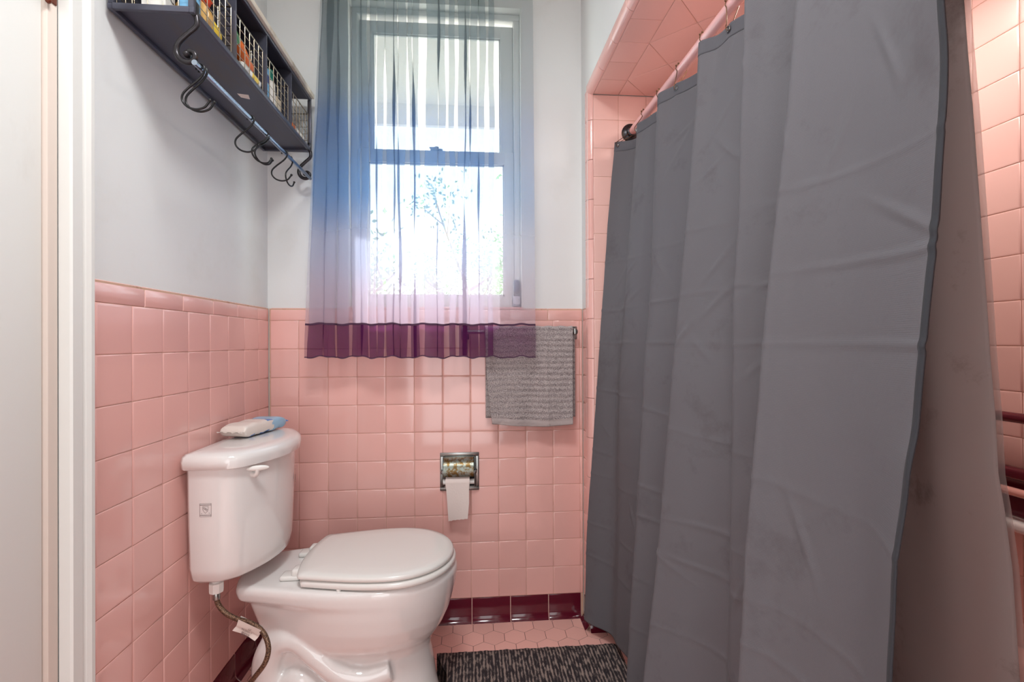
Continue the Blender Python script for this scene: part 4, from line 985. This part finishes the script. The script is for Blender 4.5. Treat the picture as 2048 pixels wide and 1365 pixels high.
orange = cmat('orange_plastic', (226, 110, 40)); green = cmat('green_plastic', (60, 140, 70)); teal = cmat('teal_plastic', (0, 120, 104)); yellow = cmat('yellow_plastic', (236, 200, 40)); tan = cmat('tan_lid', (206, 160, 90)); red = cmat('red_orange_fabric', (222, 70, 26), 0.6); brown = cmat('brown_print', (120, 78, 50))
carton('carton', (0.050, -0.795, ZB), (0.100, -0.760, ZB+0.085), brown, 'brown and white printed carton at the near end of the first basket', 'box', (white, 0.08, 0.75), ('SC', 0.022))
carton('carton', (0.133, -0.803, ZB), (0.162, -0.770, ZB+0.115), lblue, 'light blue box at the front corner of the nearest basket', 'box', (blue, 0.35, 0.62))
bottle('tub', (0.118, -0.655, ZB+0.034), (0.128, -0.748, ZB+0.034), 0.0335, yellow, tan, 'yellow round tub with tan lid lying in the nearest basket', 'tub', cap=0.28, neck=1.0)
t = thing('cloth_bundle', (0.115, -0.715, ZB+0.069), 'crumpled orange red cloth on top of the yellow tub', 'cloth')
g = G(); n = 16
prof = []
for i in range(n+1):
    ring = []
    for k in range(28):
        th = math.pi*i/n; ph = 2*math.pi*k/28; d = Vector((math.sin(th)*math.cos(ph), math.sin(th)*math.sin(ph), -math.cos(th)))
        rr2 = 1+0.30*noise.noise(d*2.3+Vector((3, 1, 7)))+0.10*noise.noise(d*6); p = Vector((d.x*0.036*rr2, d.y*0.040*rr2, d.z*0.030*rr2)); ring.append(Vector((0.115, -0.715, ZB+0.098))+p)
    prof.append(ring)
g.loft(prof); g.build('fabric', red, t, angle=80)
bottle('bottle', (0.135, -0.478, ZB+0.052), (0.142, -0.600, ZB+0.090), 0.0185, orange, green, 'orange bottle with a green cap leaning in the second basket', cap=0.26, neck=0.8)
bottle('tube', (0.150, -0.462, ZB+0.018), (0.150, -0.560, ZB+0.018), 0.0165, white, white, 'white tube with a yellow band lying at the front of the second basket', 'tube', cap=0.2, band=yellow, neck=0.8)
bottle('jar', (0.100, -0.585, ZB), (0.100, -0.585, ZB+0.062), 0.024, brown, creamc, 'small brown jar with a cream lid in the second basket', 'jar', cap=0.25, neck=0.95)
carton('carton', (0.125, -0.428, ZB), (0.160, -0.390, ZB+0.100), lblue, 'light and dark blue box in the third basket', 'box', (navy, 0.55, 0.8))
bottle('bottle', (0.140, -0.350, ZB), (0.140, -0.352, ZB+0.122), 0.0200, white, teal, 'white bottle with a teal cap standing in the third basket', cap=0.28, txt=('Blio SIZE', 0.016), neck=0.7)
carton('carton', (0.090, -0.325, ZB), (0.150, -0.275, ZB+0.062), creamc, 'cream box beside the white bottle in the third basket', 'box')
carton('carton', (0.060, -0.225, ZB), (0.125, -0.120, ZB+0.105), creamc, 'cream carton with a dark band in the basket nearest the window', 'box', (M['ink'], 0.62, 0.72), ang=8)
bottle('tube', (0.150, -0.100, ZB+0.016), (0.150, -0.215, ZB+0.016), 0.0148, white, orange, 'white tube with an orange cap lying in the last basket', 'tube', cap=0.25, neck=0.9)
carton('carton', (0.135, -0.236, ZB), (0.160, -0.222, ZB+0.060), blue, 'thin blue packet at the corner of the last basket', 'box')
# ------------------------------------------------------------------ sheer window curtain
YS = -0.104
ZT, ZSB, ZSEAM = 2.500, 1.050, 1.170
def wx(px): return at_y(px, 682, YS).x
# (upper a, upper b, lower a, lower b) folds in order from left to right, in metres along the wall
folds_px = [(648, 668, 618, 646), (660, 682, 650, 672), (678, 697, 676, 698), (706, 724, 704, 722), (726, 738, 724, 736), (744, 755, 743, 755), (757, 770, 757, 768), (776, 792, 776, 790), (791, 797, 789, 803), (799, 814, 800, 812), (820, 828, 824, 833), (829, 840, 830, 840),
            (857, 880, 850, 873), (880, 893, 876, 889), (901, 911, 901, 913), (919, 933, 917, 931), (934, 943, 926, 936), (944, 957, 941, 958), (960, 972, 958, 968), (981, 991, 976, 986)]
folds = [tuple(wx(p) for p in f) for f in folds_px]
def sheer_row(z):
    f = (z-ZSB)/(ZT-ZSB); tt = min(1, max(0, (2.40-z)/(2.40-1.10)))
    xl = wx(644)*(1-tt)+wx(608)*tt; xr_ = wx(1068)*(1-tt)+wx(1071)*tt
    amp = 0.010+0.010*tt
    def yb(x): return YS-0.004-amp*0.6*math.sin(x*31+0.6)*tt-0.006*math.sin(x*13+1)
    pts = [(xl, yb(xl)), (xl+0.012, yb(xl)-0.003)]
    for k, (a0, b0, a1, b1) in enumerate(folds):
        a = a0*(1-tt)+a1*tt; b = b0*(1-tt)+b1*tt; w0 = 0.0025*math.sin(z*6.5+k*2.1)+0.0015*math.sin(z*17+k*4.3)
        a += w0; b += w0*1.3+0.0015*math.sin(z*9+k); m = (a+b)/2; y = yb(m); w_ = max(b-a, 0.008)
        pts += [(a-0.002, y), (m, y+0.0035), (b-w_*0.06, y+0.0015), (b, y-0.0015), (m, y-0.0035), (a+w_*0.06, y-0.006), (a-0.001, y-0.0085), (m, y-0.0115), (b+0.002, y-0.009)]
    x9 = pts[-1][0]
    for i in range(1, 7):
        x = x9+(xr_-x9)*i/6; pts.append((x, YS-0.006-0.005*math.sin(i*1.4+z*1.3)*tt))
    K = 3
    return [cr_interp(pts, i/K) for i in range((len(pts)-1)*K+1)]
def sheer_mesh(zs, off=0.0):
    g = G(); R_ = []
    for z in zs:
        row = sheer_row(z); n = len(row)
        R_.append([Vector((p[0], p[1]+off, z + (0.0035*math.sin(p[0]*52+2)+0.002*math.sin(p[0]*120) - 0.006*(p[0]-0.15))*max(0, 1-(z-ZSB)/0.3) )) for p in row])
    g.loft(R_, cap=False, closed=False); return g
t = thing('window_curtain', (0.60, YS, ZSB), 'sheer grey to blue graded window curtain with a purple hem', 'curtain')
zz = [ZSEAM+(ZT-ZSEAM)*i/70 for i in range(71)]
sheer_mesh(zz).build('sheer_panel', M['sheer'], t, norm=False, angle=180)
hem = sheer_mesh([ZSB+(ZSEAM-ZSB)*i/12 for i in range(13)]).build('hem_band', M['sheerhem'], t, norm=False, angle=180); hem['label'] = 'purple hem band'
sheer_mesh([ZSEAM-0.0035, ZSEAM, ZSEAM+0.0035], off=-0.0006).build('seam', M['seam'], t, norm=False, angle=180)
sheer_mesh([ZSB-0.001, ZSB+0.003], off=-0.0006).build('bottom_seam', M['seam'], t, norm=False, angle=180)
t = thing('curtain_rod', (0.60, YS, ZT), 'thin white rod carrying the sheer window curtain above the window', 'curtain rod')
g = G(); g.tube([(0.19, YS-0.004, ZT+0.008), (1.04, YS-0.004, ZT+0.008)], 0.006, 12); g.build('rod', M['trimw'], t)
for x in (0.185, 1.045):
    g = G(); g.rbox((x-0.008, YS-0.012, ZT-0.004), (x+0.008, 0.0078, ZT+0.020), 0.003, 2); g.build('bracket', M['trimw'], t)

# ------------------------------------------------------------------ shower rod
RA, RBp = Vector((1.384, YE, 1.905)), Vector((1.402, YN, 1.905))
def rodp(y): f = (y-RA.y)/(RBp.y-RA.y); return RA.lerp(RBp, f)
t = thing('shower_rod', (RA.x, (YE+YN)/2, RA.z), 'pink painted shower curtain rod across the tub alcove', 'curtain rod')
g = G(); g.tube([RA-Vector((0, 0.002, 0)), RBp+Vector((0, 0.002, 0))], 0.0145, 24); g.build('rod', M['pinkrod'], t)
for c, s_ in ((RA, -1), (RBp, 1)):
    g = G(); g.lathe([(0.036, c.y), (0.036, c.y+s_*0.003), (0.030, c.y+s_*0.008), (0.020, c.y+s_*0.012), (0.019, c.y+s_*0.024), (0.0148, c.y+s_*0.026)], (0, 0, 0), 'y', 28)
    g.v = [Vector((v.z if False else v.x, v.y, v.z)) for v in g.v]
    g.v = [Vector((v.x+c.x, v.y, v.z+c.z)) for v in g.v]
    g.build('flange', M['iron'], t)

# ------------------------------------------------------------------ shower curtain
CZT, CZB = 1.862, 0.052
def px_col(y, pts):
    out = []
    for py, px in pts: p = at_y(px, py, y); out.append((p.z, p.x))
    return y, sorted(out)
def z_col(y, top, mid, bot): return y, [(CZB, bot), (1.0, mid), (CZT, top)]
cols = [
 px_col(-0.116, [(290, 1229), (450, 1215), (680, 1200), (900, 1185), (1100, 1172), (1235, 1168)]),
 z_col(-0.150, 1.362, 1.262, 1.205), z_col(-0.215, 1.384, 1.292, 1.262),
 z_col(-0.285, 1.346, 1.283, 1.268),
 z_col(-0.36, 1.366, 1.300, 1.285), z_col(-0.425, 1.402, 1.330, 1.300),
 px_col(-0.490, [(185, 1317), (270, 1312), (420, 1305), (600, 1300), (936, 1291), (1250, 1275)]),
 z_col(-0.535, 1.372, 1.275, 1.215), z_col(-0.60, 1.395, 1.312, 1.262), z_col(-0.680, 1.412, 1.340, 1.300),
 px_col(-0.747, [(80, 1398), (215, 1391), (400, 1375), (656, 1353), (768, 1345), (1037, 1322), (1317, 1292)]),
 z_col(-0.785, 1.378, 1.270, 1.200), z_col(-0.845, 1.392, 1.312, 1.262), z_col(-0.905, 1.405, 1.345, 1.300),
 px_col(-0.950, [(70, 1486), (420, 1478), (600, 1468), (1365, 1457)]),
 z_col(-0.985, 1.376, 1.328, 1.290), z_col(-1.045, 1.410, 1.352, 1.305),
 px_col(-1.110, [(0, 1591), (154, 1578), (420, 1551), (634, 1530), (914, 1507), (1104, 1490), (1365, 1477)]),
 z_col(-1.150, 1.368, 1.292, 1.232), z_col(-1.230, 1.384, 1.312, 1.252), z_col(-1.310, 1.378, 1.310, 1.250),
 px_col(-1.398, [(0, 1886), (88, 1894), (176, 1893), (322, 1884), (400, 1880), (700, 1853), (880, 1836), (929, 1821), (1012, 1814), (1138, 1789), (1236, 1787), (1365, 1780)]),
]
def interp_col(c, z):
    y, L_ = c
    if z <= L_[0][0]:
        (z0, x0), (z1, x1) = L_[0], L_[min(2, len(L_)-1)]; s_ = (x1-x0)/(z1-z0); return x0+max(-0.12, min(0.12, s_))*(z-z0)
    if z >= L_[-1][0]:
        (z0, x0), (z1, x1) = L_[max(-3, -len(L_))], L_[-1]; s_ = (x1-x0)/(z1-z0); return x1+max(-0.05, min(0.12, s_))*(z-z1)
    for (z0, x0), (z1, x1) in zip(L_, L_[1:]):
        if z <= z1: return x0+(x1-x0)*(z-z0)/(z1-z0)
KC = 17; NZ = 400
random.seed(21)
creases = []
for zc_ in (0.30, 0.42, 0.60, 0.70, 0.93, 1.10, 1.22, 1.40): creases.append((zc_, random.uniform(-0.10, 0.02), 0.0036))
diag = [(random.uniform(-1.38, -0.15), random.uniform(0.2, 1.8), random.uniform(0.5, 2.6)*random.choice((-1, 1)), random.uniform(0.05, 0.16), random.uniform(0.0026, 0.0050)) for _ in range(54)]
def curtain_point(s_, z):
    i = s_/KC
    P_ = [(interp_col(c, z), c[0]) for c in cols]
    x, y = cr_interp(P_, i)
    return x, y
verts = []; uvs = []; NS = (len(cols)-1)*KC
ctl_cache = []
for j in range(NZ+1):
    z = CZB+(CZT-CZB)*j/NZ; P_ = [(interp_col(c, z), c[0]) for c in cols]; row = []; arc = 0; prev = None
    # smooth the profile heights of traced columns a little
    for s_ in range(NS+1):
        x, y = cr_interp(P_, s_/KC)
        if prev: arc += math.hypot(x-prev[0], y-prev[1])
        prev = (x, y); row.append((x, y, arc))
    ctl_cache.append(row)
# vertical smoothing so traced kinks become gentle
for _ in range(24):
    new = [ctl_cache[0]]
    for j in range(1, NZ): new.append([((a[0]+2*b[0]+c[0])/4, b[1], b[2]) for a, b, c in zip(ctl_cache[j-1], ctl_cache[j], ctl_cache[j+1])])
    new.append(ctl_cache[-1]); ctl_cache = new
for j in range(NZ+1):
    z = CZB+(CZT-CZB)*j/NZ
    for s_ in range(NS+1):
        x, y, a = ctl_cache[j][s_]
        d = 0
        for zc_, sl, h in creases:
            dz = z-(zc_+sl*(a*0.8)+0.012*noise.noise(Vector((a*6, zc_*9, 0)))); m_ = 0.5+0.5*noise.noise(Vector((a*5, zc_*3, 5)))
            d += h*m_*(math.exp(-(dz/0.006)**2)-0.5*math.exp(-(abs(dz)/0.016)))
        for yc_, zc_, sl, ln, h in diag:
            u = y-yc_
            if u > ln or u < -ln: continue
            v = z-zc_
            if abs(v) < ln*1.5:
                n_ = math.hypot(1, sl); along = (u+sl*v)/n_; acr = (v-sl*u)/n_
                d += h*max(0, 1-abs(along)/ln)**1.2*(math.exp(-(acr/0.0065)**2)-0.55*math.exp(-abs(acr)/0.018))
        d += 0.0035*noise.noise(Vector((a*5, z*3.1, 2)))+0.0012*noise.noise(Vector((a*16, z*9, 4)))
        topdip = 0
        if z > 1.6:
            tt = (z-1.6)/(CZT-1.6)
            topdip = 0
        verts.append(Vector((x-d, y, z))); uvs.append((a, z))
# top edge follows the rings: small sag between them
ring_y = [-0.125, -0.262, -0.400, -0.545, -0.690, -0.817, -0.950, -1.080, -1.210, -1.360]
def sag(y):
    for a, b in zip(ring_y, ring_y[1:]):
        if b <= y <= a: u = (y-a)/(b-a); return -0.010*math.sin(math.pi*u)
    return 0.0
W1 = NS+1
def sub(j0, j1, s0, s1, off=0.0):
    g = G(); uv = []; idx = {}
    for j in range(j0, j1+1):
        for s_ in range(s0, s1+1):
            p = verts[j*W1+s_].copy(); f = max(0, (p.z-1.55)/(CZT-1.55)); p.z += sag(p.y)*f; p.x -= off; idx[(j, s_)] = len(g.v); g.v.append(p); uv.append(uvs[j*W1+s_])
    for j in range(j0, j1):
        for s_ in range(s0, s1): g.f.append([idx[(j, s_)], idx[(j, s_+1)], idx[(j+1, s_+1)], idx[(j+1, s_)]]); g.m.append(0)
    return g, uv
t = thing('shower_curtain', (1.30, -0.75, CZB), 'long grey waffle-weave shower curtain hanging outside the pink tub', 'shower curtain')
JT = NZ-8; ST = NS-3
g, uv = sub(0, JT, 0, ST); o = g.build('curtain_panel', M['curtain'], t, norm=False, angle=180, uv=uv); md = o.modifiers.new('Solidify', 'SOLIDIFY'); md.thickness = 0.0008
g, uv = sub(JT, NZ, 0, ST, 0.0008); o = g.build('top_hem', M['curtain_top'], t, norm=False, angle=180, uv=uv); o['label'] = 'darker stitched top hem'; md = o.modifiers.new('Solidify', 'SOLIDIFY'); md.thickness = 0.0024
g, uv = sub(0, NZ, ST, NS, 0.0006); o = g.build('side_hem', M['curtain_hem'], t, norm=False, angle=180, uv=uv); o['label'] = 'darker stitched side hem'; md = o.modifiers.new('Solidify', 'SOLIDIFY'); md.thickness = 0.0024
def top_x(y):
    P_ = ctl_cache[NZ-7]; b = min(P_, key=lambda q: abs(q[1]-y)); return b[0]
ST_ = t
for y in ring_y:
    x = top_x(y)-0.0022; z = CZT-0.016+sag(y); g = G(); g.tube([(x, y+0.0062*math.cos(a), z+0.0062*math.sin(a)) for a in [2*math.pi*k/18 for k in range(18)]], 0.0016, 8, closed=True); g.build('grommet', M['chrome'], ST_)
names = ['nearest the window wall', 'second from the window wall', 'third from the window wall', 'fourth from the window wall', 'fifth from the window wall', 'sixth from the window wall', 'seventh from the window wall', 'eighth from the window wall', 'ninth from the window wall', 'nearest the free end of the curtain']
for k, y in enumerate(ring_y):
    r0 = rodp(y+0.004); x = top_x(y)-0.0022; z = CZT-0.016+sag(y)
    lb = 'bronze wire curtain ring on the pink rod, '+names[k]
    t = thing('curtain_ring', r0, lb, 'curtain ring', 'bronze wire rings on the shower rod')
    R_ = 0.0170; P_ = [Vector((x-0.004, y, z-0.004)), Vector((x-0.006, y, z+0.006)), Vector((x-0.003, y+0.001, z+0.014))]
    ang0, ang1 = math.radians(215), math.radians(-35)
    for q in range(9): a = ang0+(ang1-ang0)*q/8; P_.append(Vector((r0.x+R_*math.cos(a), y+0.003, r0.z+R_*math.sin(a)*1.0)))
    P_ += [Vector((x+0.012, y+0.002, z+0.016)), Vector((x+0.008, y+0.001, z+0.004)), Vector((x+0.003, y, z-0.003)), Vector((x-0.001, y, z-0.005))]
    g = G(); g.tube(smooth_path(P_, 4), 0.0012, 7); g.build('wire', M['bronze'], t)
    g = G()
    for q in range(5): a = math.radians(150-q*30); g.ball((r0.x+(R_+0.0016)*math.cos(a), y+0.003, r0.z+(R_+0.0016)*math.sin(a)), 0.0026, n=8)
    g.build('beads', M['bronze'], t)

# ------------------------------------------------------------------ liner hanging inside the tub
t = thing('shower_liner', (1.42, -0.75, 0.09), 'smooth taupe shower curtain liner hanging inside the tub behind the grey curtain', 'shower curtain')
LZ0, LZ1 = 0.135, 1.858
edge = px_col(-1.381, [(0, 1928), (97, 1935), (234, 1947), (400, 1959), (611, 1974), (720, 1981), (834, 1991), (951, 1997), (1012, 2008), (1138, 2025), (1365, 2040)])
edge2 = px_col(-1.388, [(0, 1929), (97, 1937), (234, 1949), (400, 1966), (611, 1984), (720, 1991), (834, 2002), (951, 2011), (1012, 2018), (1138, 2031), (1365, 2050)])
lc = [(-0.13, 1.402), (-0.22, 1.420), (-0.32, 1.404), (-0.42, 1.424), (-0.53, 1.410), (-0.64, 1.430), (-0.75, 1.412), (-0.86, 1.432), (-0.97, 1.416), (-1.08, 1.430), (-1.17, 1.412), (-1.245, 1.398), (-1.315, 1.388)]
NL = 120; KL = 8; V_ = []; UV_ = []; WN = len(lc)*KL+1
dl = [(random.uniform(-1.36, -1.1), random.uniform(0.5, 1.7), random.uniform(0.1, 0.9), random.uniform(0.06, 0.15), random.uniform(0.001, 0.002)) for _ in range(14)]
for j in range(NL+1):
    z = LZ0+(LZ1-LZ0)*j/NL; f = (LZ1-z)/(LZ1-0.4); f2 = min(f, 1.1); P_ = []
    ex = interp_col(edge, z); 
    for y, x in lc: P_.append((x+(0.052*f2+(x-1.415)*f2*0.6)*(1 if y < -1.0 else 1), y))
    P_[-1] = (ex-0.010-0.006*f2, -1.315); P_.append((ex, -1.381))
    a = 0; pv = None
    for s_ in range(WN):
        x, y = cr_interp(P_, s_/KL)
        if pv: a += math.hypot(x-pv[0], y-pv[1])
        pv = (x, y); d = 0.003*noise.noise(Vector((a*4, z*2, 8)))
        for zc_ in (0.62, 0.86, 1.03, 1.13, 1.33): dz = z-zc_+0.05*(a-1.2); d += 0.0016*(math.exp(-(dz/0.004)**2)-0.5*math.exp(-abs(dz)/0.012))
        for yc_, zc_, sl, ln, h in dl:
            u = y-yc_; v = z-zc_
            if abs(u) < ln and abs(v) < ln: acr = v-sl*u; d += h*max(0, 1-abs(u)/ln)*(math.exp(-(acr/0.004)**2)-0.5*math.exp(-abs(acr)/0.012))
        if s_ == WN-1: d = 0
        V_.append(Vector((x-d, y, z))); UV_.append((a, z))
g = G(); g.v = V_
for j in range(NL):
    for s_ in range(WN-1): g.f.append([j*WN+s_, j*WN+s_+1, (j+1)*WN+s_+1, (j+1)*WN+s_]); g.m.append(0)
o = g.build('liner_panel', M['liner'], t, norm=False, angle=180, uv=UV_); md = o.modifiers.new('Solidify', 'SOLIDIFY'); md.thickness = 0.0005
g = G(); A_ = []; B_ = []; D_ = []
for j in range(NL+1):
    z = LZ0+(LZ1-LZ0)*j/NL; p = V_[j*WN+WN-1]; A_.append(p.copy()); w_ = interp_col(edge2, z)-interp_col(edge, z); B_.append(Vector((p.x+w_*0.5, -1.386, z))); D_.append(Vector((p.x+max(0.001, w_), -1.388, z)))
g.loft([A_, B_, D_], cap=False, closed=False); o = g.build('clear_edge', M['clear'], t, norm=False, angle=180); o['label'] = 'translucent vinyl edge of the liner'

# ------------------------------------------------------------------ made-up fixtures for the added fill lights, above the frame
t = thing('overhead_fill_fixture', (0.62, -1.45, ZC), 'made-up round white fixture for the added fill light above the camera', 'lamp')
g = G(); g.lathe([(0.10, 2.525), (0.225, 2.520), (0.235, 2.505), (0.240, 2.505), (0.240, 2.53), (0.20, 2.60), (0.12, ZC)], (0.62, -1.45, 0), seg=40); g.build('housing', M['trimw'], t)
t = thing('alcove_fill_fixture', (1.68, -0.78, ZS), 'made-up ring fixture for the added fill light over the tub', 'lamp')
g = G(); g.tube([(1.68+0.165*math.cos(a*math.pi/20), -0.78+0.165*math.sin(a*math.pi/20), ZS-0.008) for a in range(40)], 0.007, 8, closed=True); g.build('trim_ring', M['chrome'], t)
